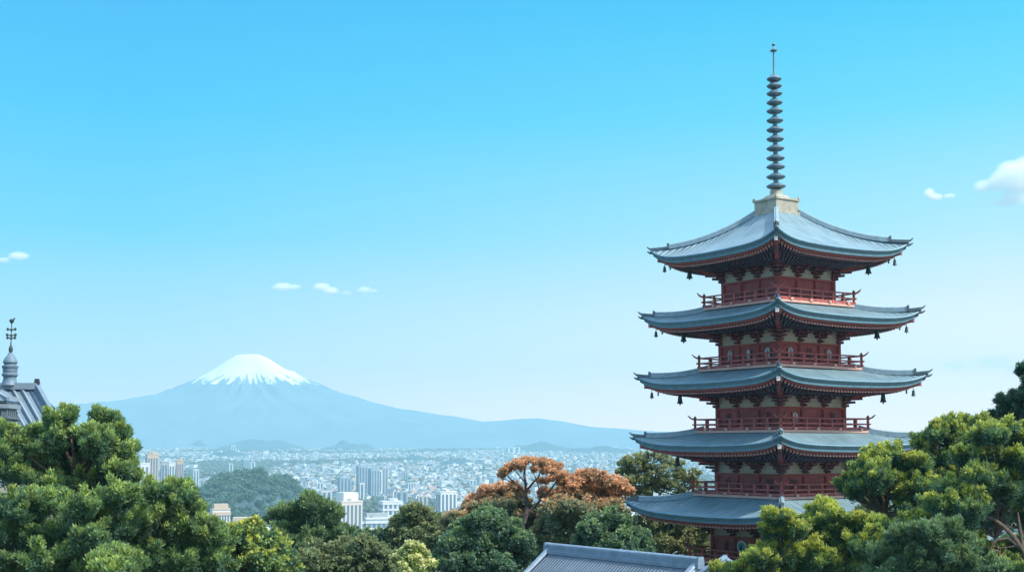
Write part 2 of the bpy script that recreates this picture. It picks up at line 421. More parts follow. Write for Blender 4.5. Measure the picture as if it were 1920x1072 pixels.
STYLE = {  # leaf length, width, tufts per m2, leaves per tuft, up bias, cone spread
    'pine':  dict(l=.19, w=.055, td=27, n=15, up=.72, sp=.55, sub=.36, ns=17),
    'broad': dict(l=.17, w=.12, td=17, n=10, up=.30, sp=1.3, sub=.40, ns=14),
    'flat':  dict(l=.20, w=.13, td=17, n=10, up=.35, sp=1.2, sub=.42, ns=12),
}
def unit(a): return a/(np.linalg.norm(a, axis=1)[:, None] + 1e-9)
def crown_arrays(lobes, st, rng, tint, scale=1.0, gap=.0):
    """each lobe carries a shell of smaller sprays; each spray is a tuft covered knob of leaves"""
    Vs, As = [], []
    for (c, r, fz) in lobes:
        ns = st.get('ns', 12)
        sd = unit(rng.normal(size=(ns, 3)))
        sd[:, 2] = np.where(rng.random(ns) < .70, np.abs(sd[:, 2]), sd[:, 2])
        if st['up'] > .6:                      # sprays: tapering fingers that leave the branch end upwards and outwards
            subs = [(np.array([0, 0, -.15*r]), r*.46, 0.0, -.06)]
            for q in range(ns):
                dd = unit(rng.normal(size=(1, 3)))[0]
                if dd[2] < -.25: dd[2] *= -.6
                fd = unit((dd*.95 + np.array([.20, 0, .55]) + rng.normal(size=3)*.12)[None])[0]
                fl_ = r*(.55 + .85*rng.random()**1.3); wq = .65 + .7*rng.random(); tt_ = rng.normal()*.07
                p0 = dd*r*.18
                for tq, kq in ((.12, .27), (.36, .27), (.58, .23), (.78, .17), (.94, .11), (1.07, .06)):
                    subs.append((p0 + fd*fl_*tq, r*kq*wq, .55 + .45*tq, tt_))
        else:
            subs = [(np.zeros(3), r*.60, 0.0, -.05)]
            for q in range(ns):
                rr = r*st.get('sub', .4)*(.35 + 1.1*rng.random()**1.4)
                subs.append((sd[q]*r*(.45 + .55*rng.random()), rr, 1.0, rng.normal()*.08))
            for q in range(ns):
                dd = unit(rng.normal(size=(1, 3)))[0]; dd[2] = abs(dd[2])*.9 + .1
                subs.append((dd*r*(.85 + .42*rng.random()), r*.17*(.6 + .7*rng.random()), 1.0, .06))
        for (sc, sr, outer_k, st_t) in subs:
            nt_ = max(5, int(4*math.pi*sr*sr*st['td']/scale**2*(.62 if outer_k else .5)))
            d = unit(rng.normal(size=(nt_, 3)))
            if outer_k: d[:, 2] = np.where(rng.random(nt_) < .6, np.abs(d[:, 2]), d[:, 2])
            p = sc + d*(sr*(.62 + .45*rng.random(nt_)**.7))[:, None]
            p[:, 2] *= fz
            keep = rng.random(nt_) > gap
            p, d = p[keep], d[keep]; n2 = len(p)
            if not n2: continue
            od = unit(p)
            ax = unit(od*(1-st['up'])*.8 + d*(1-st['up'])*.4 + np.array([.10, 0, 1.0])*st['up'] + rng.normal(size=(n2, 3))*.16)
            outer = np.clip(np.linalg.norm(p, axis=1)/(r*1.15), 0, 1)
            top_light = tint[0] + tint[1]*outer**2*np.clip(.30 + .70*od[:, 2], 0, 1)*np.clip(.5 + .6*d[:, 2], 0, 1)*1.35*outer_k + rng.normal(size=n2)*.10 + st_t  # yellow-green tips plus top light on upper, outer tufts put into the tint
            n = st['n']; L = st['l']*scale; W = st['w']*scale
            la = unit(np.repeat(ax, n, 0) + rng.normal(size=(n2*n, 3))*st['sp'])
            pos = np.repeat(p, n, 0) + rng.normal(size=(n2*n, 3))*L*.28 + np.array(c)
            sx = unit(np.cross(la, rng.normal(size=(n2*n, 3))))
            ln = L*(.65 + .7*rng.random(n2*n))[:, None]; wd = W*(.7 + .6*rng.random(n2*n))[:, None]
            v = np.stack([pos, pos + la*ln*.5 + sx*wd*.5, pos + la*ln, pos + la*ln*.5 - sx*wd*.5], 1)
            Vs.append(v.reshape(-1, 3))
            t = np.repeat(top_light, n) + rng.normal(size=n2*n)*.06
            As.append(np.repeat(np.clip(t, 0, 1), 4))
    V = np.concatenate(Vs); A = np.concatenate(As)
    return V, np.arange(len(V)).reshape(-1, 4), A

def limb(b, p0, p1, r0, r1, rng, sag=.12, n=5, seg=7):
    p0, p1 = Vector(p0), Vector(p1); L = (p1-p0).length
    off = Vector((rng.normal()*sag, rng.normal()*sag, -abs(rng.normal())*sag*.6))*L
    pts = []; ws = []
    for i in range(n+1):
        t = i/n; pts.append(p0.lerp(p1, t) + off*math.sin(math.pi*t)); ws.append(2*(r0*(1-t) + r1*t))
    b.sweep(pts, ws, ws, seg=seg)

def tree(name, label, Y, lobes_px, style, leafm, seed, tint=(.25, .5), scale=1.0, fz=1.0, back=.7, trunk_px=None, bark=None, gap=.0,
         cat='tree', group=None, tr=.22, branches=None, jit=.5, trunk_h=None):
    """lobes_px: (x, y, radius[, depth offset in m]) of each clump of the crown"""
    rng = np.random.default_rng(seed)
    cs = []
    for q in lobes_px:
        dy = q[3] if len(q) > 3 else rng.normal()*jit
        rad = q[2]*Y/F*.95
        cs.append((at(q[0], q[1] + (.32*q[2] if style == 'pine' else 0), Y+dy), rad, fz))
    front = list(cs)
    for (c, r, f) in front:                      # the far side of the crown
        if rng.random() < back:
            cs.append((c + Vector((rng.normal()*r*.4, r*(1.1+rng.random()*.8), -r*.25*rng.random() - r*.1)), r*.9, f))
    mx_ = sum(c[0].x for c in front)/len(front)
    if trunk_px: bx = at(trunk_px, 1000, Y).x
    else: bx = mx_
    by = Y + .8; bz = gz(bx, by) - .15
    root = empty(name, (bx, by, bz), label=label, cat=cat, group=group)
    o3 = np.array([bx, by, bz])
    rel = [(tuple(np.array(c) - o3), r, f) for c, r, f in cs]
    V, Fc, A = crown_arrays(rel, STYLE[style], rng, tint, scale, gap)
    np_mesh('crown', V, Fc, leafm, root, A)
    b = MB()
    top = max(c[2] for c, _, _ in rel); low = min(c[2] for c, _, _ in rel)
    fork = max(.5, (trunk_h if trunk_h else low*.72))
    fp = Vector((rng.normal()*.15, rng.normal()*.15, fork))
    limb(b, (0, 0, 0), fp, tr*1.25, tr*.85, rng, .03, 6, 9)
    mid = fp.lerp(Vector((sum(c[0] for c, _, _ in rel)/len(rel), sum(c[1] for c, _, _ in rel)/len(rel), (top+low)/2)), .8)
    limb(b, fp, mid, tr*.85, tr*.5, rng, .06, 5, 8)
    for c, r, f in rel:
        cv = Vector(c); run = math.hypot(c[0]-mid.x, c[1]-mid.y)
        tt = (c[2] - .55*run - fp.z)/max(.3, mid.z - fp.z)
        s = fp.lerp(mid, min(1.0, max(0.0, tt)))
        limb(b, s, Vector(c) + Vector((0, 0, -.1*r)), tr*.38, tr*.10, rng, .10, 5, 6)
    if branches:
        for pts in branches:
            pp = [at(x, y, Y) - Vector((bx, by, bz)) for x, y in pts[1]]
            b.sweep(pp, [w*Y/F for w in np.linspace(pts[0][0], pts[0][1], len(pp))], [w*Y/F for w in np.linspace(pts[0][0], pts[0][1], len(pp))], seg=7)
    b.build('trunk', bark or M_BARK, root, smooth=True)
    return root

# ------------------------------------------------------------ the pagoda
D0 = 85.0
TH = math.atan(.2092)
PX0, PY0 = D0*math.sin(TH), D0*math.cos(TH)
PROT = R(258.2 - 225)
def pz(y): return at(1464, y, PY0).z           # height on the pagoda's own axis
MPP = .0347                                     # metres per pixel of half diagonal
S2 = math.sqrt(2)

def roof_surface(E, T, ze, zt, lift, g0=.55):
    def P(side, u, v, dz=0.0, inset=0.0):
        s = (E - inset) + (T - E + inset)*v
        out = 1 + .035*abs(u)**6*(1-v)**2
        x = u*s*out; y = -s*(1 + .018*abs(u)**5*(1-v))
        z = ze + lift*(.30*abs(u)**2 + .70*abs(u)**7)*(1-v)**1.6 + (zt-ze)*(g0*v + (1-g0)*v*v) + dz
        a = side*math.pi/2; c, s_ = round(math.cos(a)), round(math.sin(a))
        return Vector((x*c - y*s_, x*s_ + y*c, z))
    return P

def uv_surface(name, mats, parent, sheets):
    """sheets: list of (grid of (co, uv)); builds one mesh with a uv layer"""
    vs, fs, uvs = [], [], []
    for g in sheets:
        nr, nc = len(g), len(g[0]); n0 = len(vs)
        for row in g:
            for co, uv in row: vs.append(tuple(co)); uvs.append(uv)
        for i in range(nr-1):
            for j in range(nc-1):
                a = n0 + i*nc + j; fs.append((a, a+1, a+1+nc, a+nc))
    me = bpy.data.meshes.new(name); me.from_pydata(vs, [], fs); me.materials.append(mats)
    ul = me.uv_layers.new(name='uv')
    for l in me.loops: ul.data[l.index].uv = uvs[l.vertex_index]
    me.polygons.foreach_set('use_smooth', [True]*len(me.polygons))
    o = bpy.data.objects.new(name, me); COL.objects.link(o); o.parent = parent
    return o

def bell_mesh(k=1.0):
    b = MB()
    b.lathe([(.02, .30), (.02, .0)], seg=6)
    b.lathe([(.03*k, 0), (.10*k, -.05*k), (.12*k, -.2*k), (.14*k, -.38*k), (.19*k, -.5*k), (.17*k, -.5*k)], seg=12)
    b.lathe([(.04*k, -.46*k), (.05*k, -.56*k), (.02*k, -.60*k)], seg=8)
    return b

pag = empty('pagoda', (PX0, PY0, gz(PX0, PY0)), PROT, label='tall five roofed red pagoda with blue grey tiled roofs and ringed spire', cat='pagoda')
PB = gz(PX0, PY0)
# per storey: eave half diag px, tip y, eave-mid y(top surface), roof top half diag px, roof top y, lift m
ROOFS = [
    dict(e=232, tip=483, t=41, top=402, lift=.80, bottom=11.9, w=101, pl=(512, 530), bal=143, floor=575, g0=.50),
    dict(e=250, tip=600, t=141, top=578, lift=.72, bottom=7.62, w=108, pl=(627, 648), bal=154, floor=691, g0=.50),
    dict(e=259, tip=712, t=152, top=694, lift=.66, bottom=3.62, w=115, pl=(746, 765), bal=163, floor=807, g0=.50),
    dict(e=268, tip=827, t=161, top=809, lift=.62, bottom=-.30, w=118, pl=(867, 886), bal=168, floor=925, g0=.52),
    dict(e=286, tip=938, t=166, top=927, lift=.80, bottom=-4.62, w=128, pl=(986, 1003), bal=175, floor=1050, g0=.52),
]
def corner_dirs(): return [(-1, -1), (1, -1), (1, 1), (-1, 1)]
for k, S in enumerate(ROOFS):
    E = S['e']*MPP/S2; T = (S['t'] - (0 if k == 0 else 20))*MPP/S2; Wd = S['w']*MPP/S2; B = S['bal']*MPP/S2
    lift = S['lift']; zb = S['bottom'] + CAMZ - PB      # bottom of the tile edge mid side, local z
    th = .40
    ze = zb + th; zt = pz(S['top']) - PB + (0 if k == 0 else .10)
    P = roof_surface(E, T, ze, zt, lift, S['g0'])
    NU, NV = 40, 14
    sheets = []
    for s in range(4):
        g = []
        for j in range(NV+1):
            v = j/NV
            g.append([(P(s, -1 + 2*i/NU, v), ((-1 + 2*i/NU)*(E + (T-E)*v), v*(E-T)*1.1)) for i in range(NU+1)])
        sheets.append(g)
    roof = uv_surface('roof', M_TILE, pag, sheets)
    # tile edge band: two thin stepped courses, closed below
    b = MB()
    for s in range(4):
        for i in range(NU):
            u0, u1 = -1 + 2*i/NU, -1 + 2*(i+1)/NU
            def Q(u, dz, ins): return P(s, u, 0, dz, ins)
            for (z0, z1, i0, i1) in ((.0, -.17, 0, .0), (-.17, -.17, .0, .07), (-.17, -th, .07, .11), (-th, -th-.02, .11, .55)):
                b.quad(Q(u0, z0, i0), Q(u0, z1, i1), Q(u1, z1, i1), Q(u1, z0, i0))
    # a rounded roll along the tile ends
    for s in range(4):
        pts = [P(s, -1 + 2*i/NU, 0, -.04, -.02) for i in range(NU+1)]
        b.sweep(pts, .14, .14, seg=6)
    b.build('eave_edge', M_TILE_EDGE, roof, smooth=True)
    # fascia board
    b = MB()
    for s in range(4):
        for i in range(NU):
            u0, u1 = -1 + 2*i/NU, -1 + 2*(i+1)/NU
            Q = lambda u, dz, ins: P(s, u, 0, dz, ins)
            b.quad(Q(u0, -th-.01, .26), Q(u0, -th-.13, .28), Q(u1, -th-.13, .28), Q(u1, -th-.01, .26))
            b.quad(Q(u0, -th-.13, .28), Q(u0, -th-.13, .40), Q(u1, -th-.13, .40), Q(u1, -th-.13, .28))
    b.build('fascia', M_FASCIA, roof)
    # rafters running from the wall head to the eave
    plt, plb = pz(S['pl'][0]) - PB, pz(S['pl'][1]) - PB
    zs = plt + .22                                    # soffit at the wall
    Ws = Wd + .25
    def SO(s, u, t, dz=0.0):                          # soffit point, t 0 eave .. 1 wall
        a = P(s, u, 0, -th-.24, .45)
        sgn = s*math.pi/2; c_, s_ = round(math.cos(sgn)), round(math.sin(sgn))
        x, y = u*Ws, -Ws
        q = Vector((x*c_ - y*s_, x*s_ + y*c_, zs))
        r_ = a.lerp(q, t); r_.z += dz + .12*math.sin(math.pi*t)
        return r_
    b = MB()
    for s in range(4):
        for i in range(NU):
            u0, u1 = -1 + 2*i/NU, -1 + 2*(i+1)/NU
            for j in range(4):
                b.quad(SO(s, u0, j/4, .12), SO(s, u0, (j+1)/4, .12), SO(s, u1, (j+1)/4, .12), SO(s, u1, j/4, .12))
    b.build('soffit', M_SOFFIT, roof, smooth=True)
    b = MB(); nr = 46
    for s in range(4):
        for i in range(nr+1):
            u = -1 + 2*(i/nr)
            b.sweep([SO(s, u, -.045, .03), SO(s, u, .05, .0)], .11, .11)
    b.build('rafters', M_RAFTER, roof)
    b = MB()
    for s in range(4):
        for i in range(nr+1): b.sweep([SO(s, -1 + 2*(i/nr), .05, .0), SO(s, -1 + 2*(i/nr), .42, -.04)], .10, .13)
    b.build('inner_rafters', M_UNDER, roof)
    b = MB(); nr = 30
    for s in range(4):
        for i in range(nr+1):
            u = -1 + 2*(i/nr)
            b.sweep([SO(s, u, .30, -.17), SO(s, u, 1.0, -.10)], .12, .14)
        b.sweep([SO(s, -1 + 2*i/20, .36, -.08) for i in range(21)], .16, .14)
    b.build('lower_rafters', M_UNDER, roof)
    # hip ridges with end ornaments
    for ci, (sx, sy) in enumerate(corner_dirs()):
        s = ci
        def H(v, dz=0.0): return P(s, -1, v, dz)
        b = MB()
        vs = [.17 + (1-.17)*i/12 for i in range(13)]
        b.sweep([H(v, .10) for v in vs], .30, .26)
        b.sweep([H(v, .25) for v in vs], .17, .12, seg=8)
        hr = b.build('hip_ridge', M_RIDGE, roof, smooth=True)
        b = MB()
        lo = [H(.17*i/6, .06) for i in range(7)]
        b.sweep(lo, .2, .2)
        e0 = H(0, .0); dr = Vector((e0.x, e0.y, 0)).normalized()
        b.sweep([e0 + Vector((0,0,.06)) - dr*.2, e0 + dr*.12 + Vector((0,0,.12)), e0 + dr*.3 + Vector((0,0,.27))], [.17, .13, .06], [.17, .13, .06], seg=7)
        b.sweep([e0 - dr*.3 + Vector((0,0,-.2)), e0 + dr*.08 + Vector((0,0,-.17)), e0 + dr*.27 + Vector((0,0,-.06))], [.2, .16, .08], [.2, .14, .08], seg=7)
        o_ = b.build('ridge_tip', M_HORN, roof, smooth=True)
        e1 = H(.16, .2)
        b = MB()
        b.box((e1.x, e1.y, e1.z-.02), (.34, .16, .30), math.atan2(sy, sx)+math.pi/2)
        b.box((e1.x + dr.x*.02, e1.y + dr.y*.02, e1.z+.15), (.14, .1, .08), math.atan2(sy, sx)+math.pi/2)
        b.build('ridge_ornament', M_HORN, roof)
        # corner rafter with white cap
        c0 = SO(s, -1, -.02, -.02); c1 = SO(s, -1, 1.0, -.25)
        b = MB(); b.sweep([c0 + dr*.05, c0.lerp(c1, .35), c1], .24, .28); b.build('corner_rafter', M_FASCIA, roof)
        b = MB(); b.box(c0 + dr*.11 + Vector((0, 0, -.02)), (.10, .22, .27), math.atan2(sy, sx)); b.build('rafter_cap', M_WHITE if ci in (0,) else M_RAFTER, roof)
        if ci != 0:
            for t_, k_ in ((.06, .75), (.50, 1.15)):
                if ci == 2 and t_ < .3: continue
                p = SO(s, -1, t_, -.40)
                bo = bell_mesh(k_).build('wind_bell', M_BELL, roof, smooth=True, loc=p)
        b = MB(); p0 = SO(s, -1, .16, -.3); b.lathe([(.05, 0), (.05, -.28), (.07, -.3)], c=p0, seg=8); b.build('hanger_peg', M_BELL, roof)
    # body
    fl = pz(S['floor']) - PB
    body = MB(); body.box((0, 0, (fl + zs)/2 + .1), (2*Wd, 2*Wd, zs - fl + .4))
    wall = body.build('wall', M_WALL, pag)
    pitchs = 2*Wd/3
    for s in range(4):
        rot = s*math.pi/2; c_, s_ = round(math.cos(rot)), round(math.sin(rot))
        L = lambda x, y, z: (x*c_ - y*s_, x*s_ + y*c_, z)
        if s in (0, 3, 1, 2):
            for i in range(3):
                b = MB(); x = (i-1)*pitchs
                b.box(L(x, -Wd-.02, (plt+plb)/2 + .05), (pitchs*.98, .05, plt-plb + .16), rot)
                b.build('plaster_panel', M_PLASTER, wall)
        b = MB()
        b.box(L(0, -Wd-.06, plb - .06), (2*Wd+.24, .12, .13), rot)
        b.box(L(0, -Wd-.05, fl + .22), (2*Wd+.2, .10, .14), rot)
        b.build('beam', M_POST, wall)
        # openings
        zc = plb - .12 - .55
        if k == 0: items = [(-1, 'pane'), (1, 'pane')][:0]
        elif k == 1: items = {3: [(-.97, 'arch'), (0, 'slot_blue'), (.97, 'arch')], 0: [(-.97, 'arch'), (0, 'slot'), (.97, 'arch')]}.get(s, [(0, 'arch')])
        elif k == 2: items = {3: [(-.97, 'slot'), (.97, 'slot')], 0: [(-.85, 'arch'), (.97, 'slot')]}.get(s, [(0, 'arch')])
        elif k == 3: items = {3: [(-.97, 'slot'), (.97, 'pane')], 0: [(-.97, 'pane'), (.97, 'slot')]}.get(s, [(0, 'pane')])
        else: items = {3: [(-.9, 'slot'), (-.16, 'emblem'), (.97, 'slot')], 0: [(-.97, 'pane'), (.97, 'pane')]}.get(s, [(0, 'pane')])
        for u, kind in items:
            x = u*pitchs
            if kind == 'emblem': 
                b = MB(); Mx = Matrix.Rotation(rot, 4, 'Z')
                def disc(r, y0, y1, zc_):
                    bb = MB(); n = 24; n0 = 0
                    for yy in (y0, y1):
                        for j in range(n):
                            a = 2*math.pi*j/n; bb.v.append(tuple(Mx @ Vector((x + r*math.cos(a), yy, zc_ + r*math.sin(a)))))
                    for j in range(n): bb.f.append((j, (j+1) % n, n + (j+1) % n, n+j)); bb.m.append(0)
                    bb.f.append(tuple(range(n, 2*n))); bb.m.append(0)
                    return bb
                em = disc(.40, -Wd+.0, -Wd-.12, zc+.05).build('emblem_ring', M_WHITE, wall)
                disc(.30, -Wd-.12, -Wd-.15, zc+.05).build('emblem', M_TEAL, wall)
                b = MB(); b.box(L(x, -Wd-.17, zc+.02), (.10, .03, .36), rot); b.box(L(x, -Wd-.175, zc-.05), (.26, .02, .10), rot); b.build('emblem_mark', M_BELL, wall)
                continue
            w_, h_ = {'arch': (.40, .62), 'slot': (.20, .66), 'slot_blue': (.26, .60), 'pane': (.46, .70)}[kind]
            b = MB(); b.box(L(x, -Wd-.03, zc), (w_+.14, .06, h_+.12), rot); b.build('window_frame', M_POST, wall)
            mt_ = M_DARK if kind in ('slot', 'pane') else M_GLASS
            b = MB(); b.box(L(x, -Wd-.065, zc - .03), (w_, .03, h_*.8), rot)
            if kind == 'arch': b.box(L(x, -Wd-.065, zc + h_*.44), (w_*.6, .03, h_*.14), rot, taper=.8)
            else: b.box(L(x, -Wd-.065, zc + h_*.43), (w_, .03, h_*.1), rot)
            b.build('window', mt_, wall)
            if kind in ('pane', 'arch'):
                b = MB(); b.box(L(x, -Wd-.09, zc-.02), (.04, .03, h_*.8), rot); b.box(L(x, -Wd-.085, zc), (w_, .02, .04), rot); b.build('muntin', M_POST, wall)
        # posts
        for i in range(4):
            x = (i-1.5)*pitchs
            if i == 3: continue
            b = MB()
            if i == 0: b.lathe([(.17, fl), (.17, plb), (.15, plt)], c=L(x, -Wd, 0), seg=10)
            else: b.lathe([(.12, fl), (.12, plb), (.11, plt)], c=L(x, -Wd-.02, 0), seg=10)
            b.build('post', M_POST, wall, smooth=True)
        # brackets
        hb = (zs - plb)
        for i in range(4):
            x = (i-1.5)*pitchs
            b = MB()
            if i in (1, 2):
                for j, (w_, o_) in enumerate(((.44, .16), (.80, .36), (1.12, .62), (1.35, .95))):
                    z_ = plb + hb*(.10 + .24*j)
                    b.box(L(x, -Wd - o_/2, z_ + .07), (w_, o_, .13), rot)
                    if j > 0:
                        for q in (-1, 0, 1): b.box(L(x + q*w_*.42, -Wd - o_ + .06, z_ + .18), (.15, .15, .11), rot)
                    b.box(L(x, -Wd - o_/2 - .12, z_ + .02), (.15, o_ + .3, .12), rot)
                b.build('bracket', M_BRACK, wall)
            elif i == 0:
                dg = Vector(L(-1, -1, 0)).normalized(); cx = Vector(L(-Wd, -Wd, 0))
                for j, o_ in enumerate((.35, .75, 1.2, 1.7)):
                    z_ = plb + hb*(.10 + .25*j)
                    b.beam(cx + Vector((0,0,z_)), cx + dg*o_ + Vector((0,0,z_+.05)), .18, .15)
                    for ax_ in (L(0, -1, 0), L(-1, 0, 0)):
                        av = Vector(ax_)
                        q0 = cx + Vector((0,0,z_)); b.beam(q0 - Vector((av.y, av.x, 0))*0, q0 + av*o_*.55, .16, .14)
                    for ax_, pp in ((L(1, 0, 0), L(0, -1, 0)), (L(0, 1, 0), L(-1, 0, 0))):
                        av = Vector(ax_); pv = Vector(pp)
                        q0 = cx + pv*(o_*.4) + Vector((0,0,z_+.06)); b.beam(q0 - av*o_*.4, q0 + av*(.25 + .1*j), .14, .13)
                b.build('bracket', M_BRACK, wall)
    # diagonal struts at the corners
    for ci, (sx, sy) in enumerate(corner_dirs()):
        for q in (0, 1):
            d = Vector((sx*(1.35 if q else .55), sy*(.55 if q else 1.35), 0))
            b = MB(); c0 = Vector((sx*(Wd+.05), sy*(Wd+.05), plt - .05))
            b.beam(c0, c0 + d*1.0 + Vector((0, 0, .62)), .13, .15); b.build('strut', M_RAIL, wall)
    # balcony
    b = MB(); b.box((0, 0, fl - .08), (2*B, 2*B, .15)); bal = b.build('balcony', M_FLOOR, pag)
    b = MB(); b.box((0, 0, fl - .38), (2*B-.95, 2*B-.95, .46)); b.build('balcony_skirt', M_POST, bal)
    b = MB(); b.box((0, 0, fl + .005), (2*B-.14, 2*B-.14, .03)); b.build('balcony_deck', M_RAIL, bal)
    Bi = B - .12
    for s in range(4):
        rot = s*math.pi/2; c_, s_ = round(math.cos(rot)), round(math.sin(rot))
        L = lambda x, y, z: Vector((x*c_ - y*s_, x*s_ + y*c_, z))
        b = MB()
        b.beam(L(-Bi-.12, -Bi, fl+.12), L(Bi+.12, -Bi, fl+.12), .11, .13)
        b.beam(L(-Bi-.22, -Bi, fl+.40), L(Bi+.22, -Bi, fl+.40), .08, .09)
        n = 12; pts = [L(-Bi-.62, -Bi, fl+.98), L(-Bi-.42, -Bi, fl+.84), L(-Bi-.15, -Bi, fl+.74)] + [L(0, -Bi, fl+.72)] + [L(Bi+.15, -Bi, fl+.74), L(Bi+.42, -Bi, fl+.84), L(Bi+.62, -Bi, fl+.98)]
        b.sweep(pts, [.05, .09, .1, .1, .1, .09, .05], [.05, .09, .1, .1, .1, .09, .05], seg=7)
        b.build('railing', M_RAIL, bal, smooth=True)
        npst = 7
        for i in range(npst):
            x = -Bi + 2*Bi*i/npst
            b = MB(); b.box(tuple(L(x, -Bi, fl+.36)), (.12, .12, .70), rot); 
            if i == 0: b.lathe([(.03, .70), (.10, .78), (.11, .84), (.06, .92), (.01, .98)], c=L(x, -Bi, fl), seg=10)
            b.build('baluster', M_RAIL, bal)
        for i in range(4):
            x = -Bi + 2*Bi*(i+.5)/4.0 + .2
            b = MB(); b.box(tuple(L(x, -Bi-.13, fl+.06)), (.20, .10, .16), rot); b.build('joist_end', M_FLOOR, bal)

# stone base under the lowest balcony
fl5 = pz(1050) - PB
b = MB(); b.box((0, 0, fl5/2 - .3), (8.6, 8.6, fl5 - .3)); b.build('lower_wall', M_WALL, pag)
b = MB(); b.box((0, 0, .5), (11.5, 11.5, 1.1), taper=.96); b.box((0, 0, 1.15), (10.6, 10.6, .3)); b.build('plinth', M_STONE, pag)

# spire
def build_spire():
    mz = lambda y: pz(y) - PB
    b = MB(); t = 41*MPP/S2
    z0, z1 = mz(403), mz(379)
    b.box((0, 0, (z0+z1)/2), (2*t, 2*t, z1-z0)); b.box((0, 0, z1+.05), (2*t+.16, 2*t+.16, .12)); b.box((0, 0, z0-.02), (2*t+.3, 2*t+.3, .14))
    for sx, sy in corner_dirs(): b.box((sx*(t+.02), sy*(t+.02), z1+.17), (.18, .18, .18), taper=.5)
    b.box((0, 0, z1+.25), (2*t*.82, 2*t*.82, .36), taper=.55)
    b.build('spire_base', M_BOX, pag)
    sp = MB()
    zr = [148.5, 161.6, 175.8, 192.6, 208.6, 226.2, 243.8, 261, 278.7, 296.8, 313, 331.6, 349.5]
    sp.lathe([(.17, mz(400)), (.17, mz(355)), (.145, mz(250)), (.11, mz(150)), (.10, mz(143)), (.07, mz(140)), (.06, mz(97))], seg=12)
    spire = sp.build('spire_shaft', M_BRONZE, pag, smooth=True)
    b = MB(); b.lathe([(.72, mz(377)), (.60, mz(372)), (.48, mz(368)), (.40, mz(364)), (.42, mz(361)), (.38, mz(357)), (.24, mz(355))], seg=20)
    b.build('lotus_collar', M_BOX, spire, smooth=True)
    for i, y in enumerate(zr):
        r = .47 + .14*i/12; z = mz(y)
        b = MB(); b.lathe([(.14, z-.12), (.25, z-.17), (r*.82, z-.12), (r*1.04, z-.03), (r*1.03, z+.03), (r*.72, z+.13), (.27, z+.21), (.16, z+.26)], seg=22)
        b.build('spire_ring', M_BRONZE, spire, smooth=True)
        b = MB(); b.lathe([(.12, z+.24), (.16, z+.28), (.12, z+.34)], seg=10); b.build('ring_collar', M_BRONZE, spire, smooth=True)
    b = MB(); b.lathe([(.07, mz(98)), (.22, mz(96.5)), (.24, mz(95)), (.1, mz(92)), (.05, mz(90)), (.04, mz(87)), (.1, mz(85.6)), (.13, mz(84)), (.09, mz(82.3)), (.01, mz(80.8))], seg=14)
    b.build('finial', M_BRONZE, spire, smooth=True)
build_spire()

# ------------------------------------------------------------ the hall roof below the pagoda
M_HTILE = tile_mat('slate_blue_hall_tile', (.10, .15, .21), (.14, .19, .25), pitch=.21, rough=.55)
M_HRIDGE = mat('pale_slate_ridge', (.18, .25, .33), .45, .2, 2.0, bump=.25, bscale=7)
def gable_hall(name, label, A, Bp, run, slope, mat_t, mat_r, over=.0, ridge=(.55, .62), wall_col=M_PLASTER):
    A = Vector(A); Bp = Vector(Bp); L = (Bp-A).length; d = (Bp-A)/L
    ang = math.atan2(d.y, d.x)
    gz0 = gz(A.x, A.y); root = empty(name, (A.x, A.y, gz0), ang, label=label, cat='hall')
    H = A.z - gz0
    sheets = []
    def S(side, x, v): s = v*run; return Vector((x, side*s, H - slope*s*(1 - .16*v) ))
    for side in (-1, 1):
        g = []
        for j in range(11):
            v = j/10; g.append([(S(side, L*i/10, v), (L*i/10, v*run)) for i in range(11)])
        sheets.append(g)
    roof = uv_surface('roof', mat_t, root, sheets)
    b = MB(); w, h = ridge
    b.sweep([(-.15, 0, H+.02), (L+.15, 0, H+.02)], w, h)
    b.sweep([(-.2, 0, H+h/2+.05), (L+.2, 0, H+h/2+.05)], .26, .2, seg=10)
    b.sweep([(-.1, 0, H-.10), (L+.1, 0, H-.10)], w+.22, .16)
    b.build('ridge', mat_r, roof, smooth=True)
    for xe in (-.22, L+.22):
        b = MB(); b.box((xe, 0, H+.1), (.14, w+.06, h+.1), taper=.8); b.build('ridge_end', mat_r, roof)
    for side in (-1, 1):
        for x in (0, L):
            b = MB(); b.sweep([S(side, x, v/8) + Vector((0, 0, .10)) for v in range(9)], .34, .22, seg=8); b.build('verge', mat_r, roof, smooth=True)
            b = MB(); b.sweep([S(side, x + (.12 if x else -.12), v/8) + Vector((0, 0, -.16)) for v in range(9)], .06, .26); b.build('bargeboard', M_WHITE, roof)
        b = MB(); b.sweep([S(side, 0, 1), S(side, L, 1)], .2, .2, seg=8); b.build('eave_edge', mat_r, roof)
    b = MB(); ww = run*.8; ht = H - slope*run*.86
    b.box((L/2, 0, ht/2), (L-1.0, 2*ww, ht))
    for x in (.5, L-.5):
        b.tri((x, -ww, ht), (x, ww, ht), (x, 0, H-.5)); 
    b.build('wall', wall_col, root)
    for x in (.42, L-.42):
        b = MB(); b.beam((x, 0, ht), (x, 0, H-.6), .16, .16); b.beam((x, -ww*.6, ht+.1), (x, ww*.6, ht+.1), .16, .2); b.build('gable_beam', M_POST, root)
    return root
A = at(1031, 1030, 64.0); Bq = at_z(1306, 1058, A.z)
gable_hall('hall', 'long low hall with slate blue tiled gable roof in front of the pagoda', A, Bq, 6.5, .78, M_HTILE, M_HRIDGE, ridge=(.36, .40))
A2 = at(1344, 1060, 55.0)
gable_hall('gatehouse', 'small peaked tiled roof beside the right end of the long hall', A2, A2 + Vector((0.75, 2.6, 0)), 3.2, .62, M_HTILE, M_HRIDGE, ridge=(.16, .16))

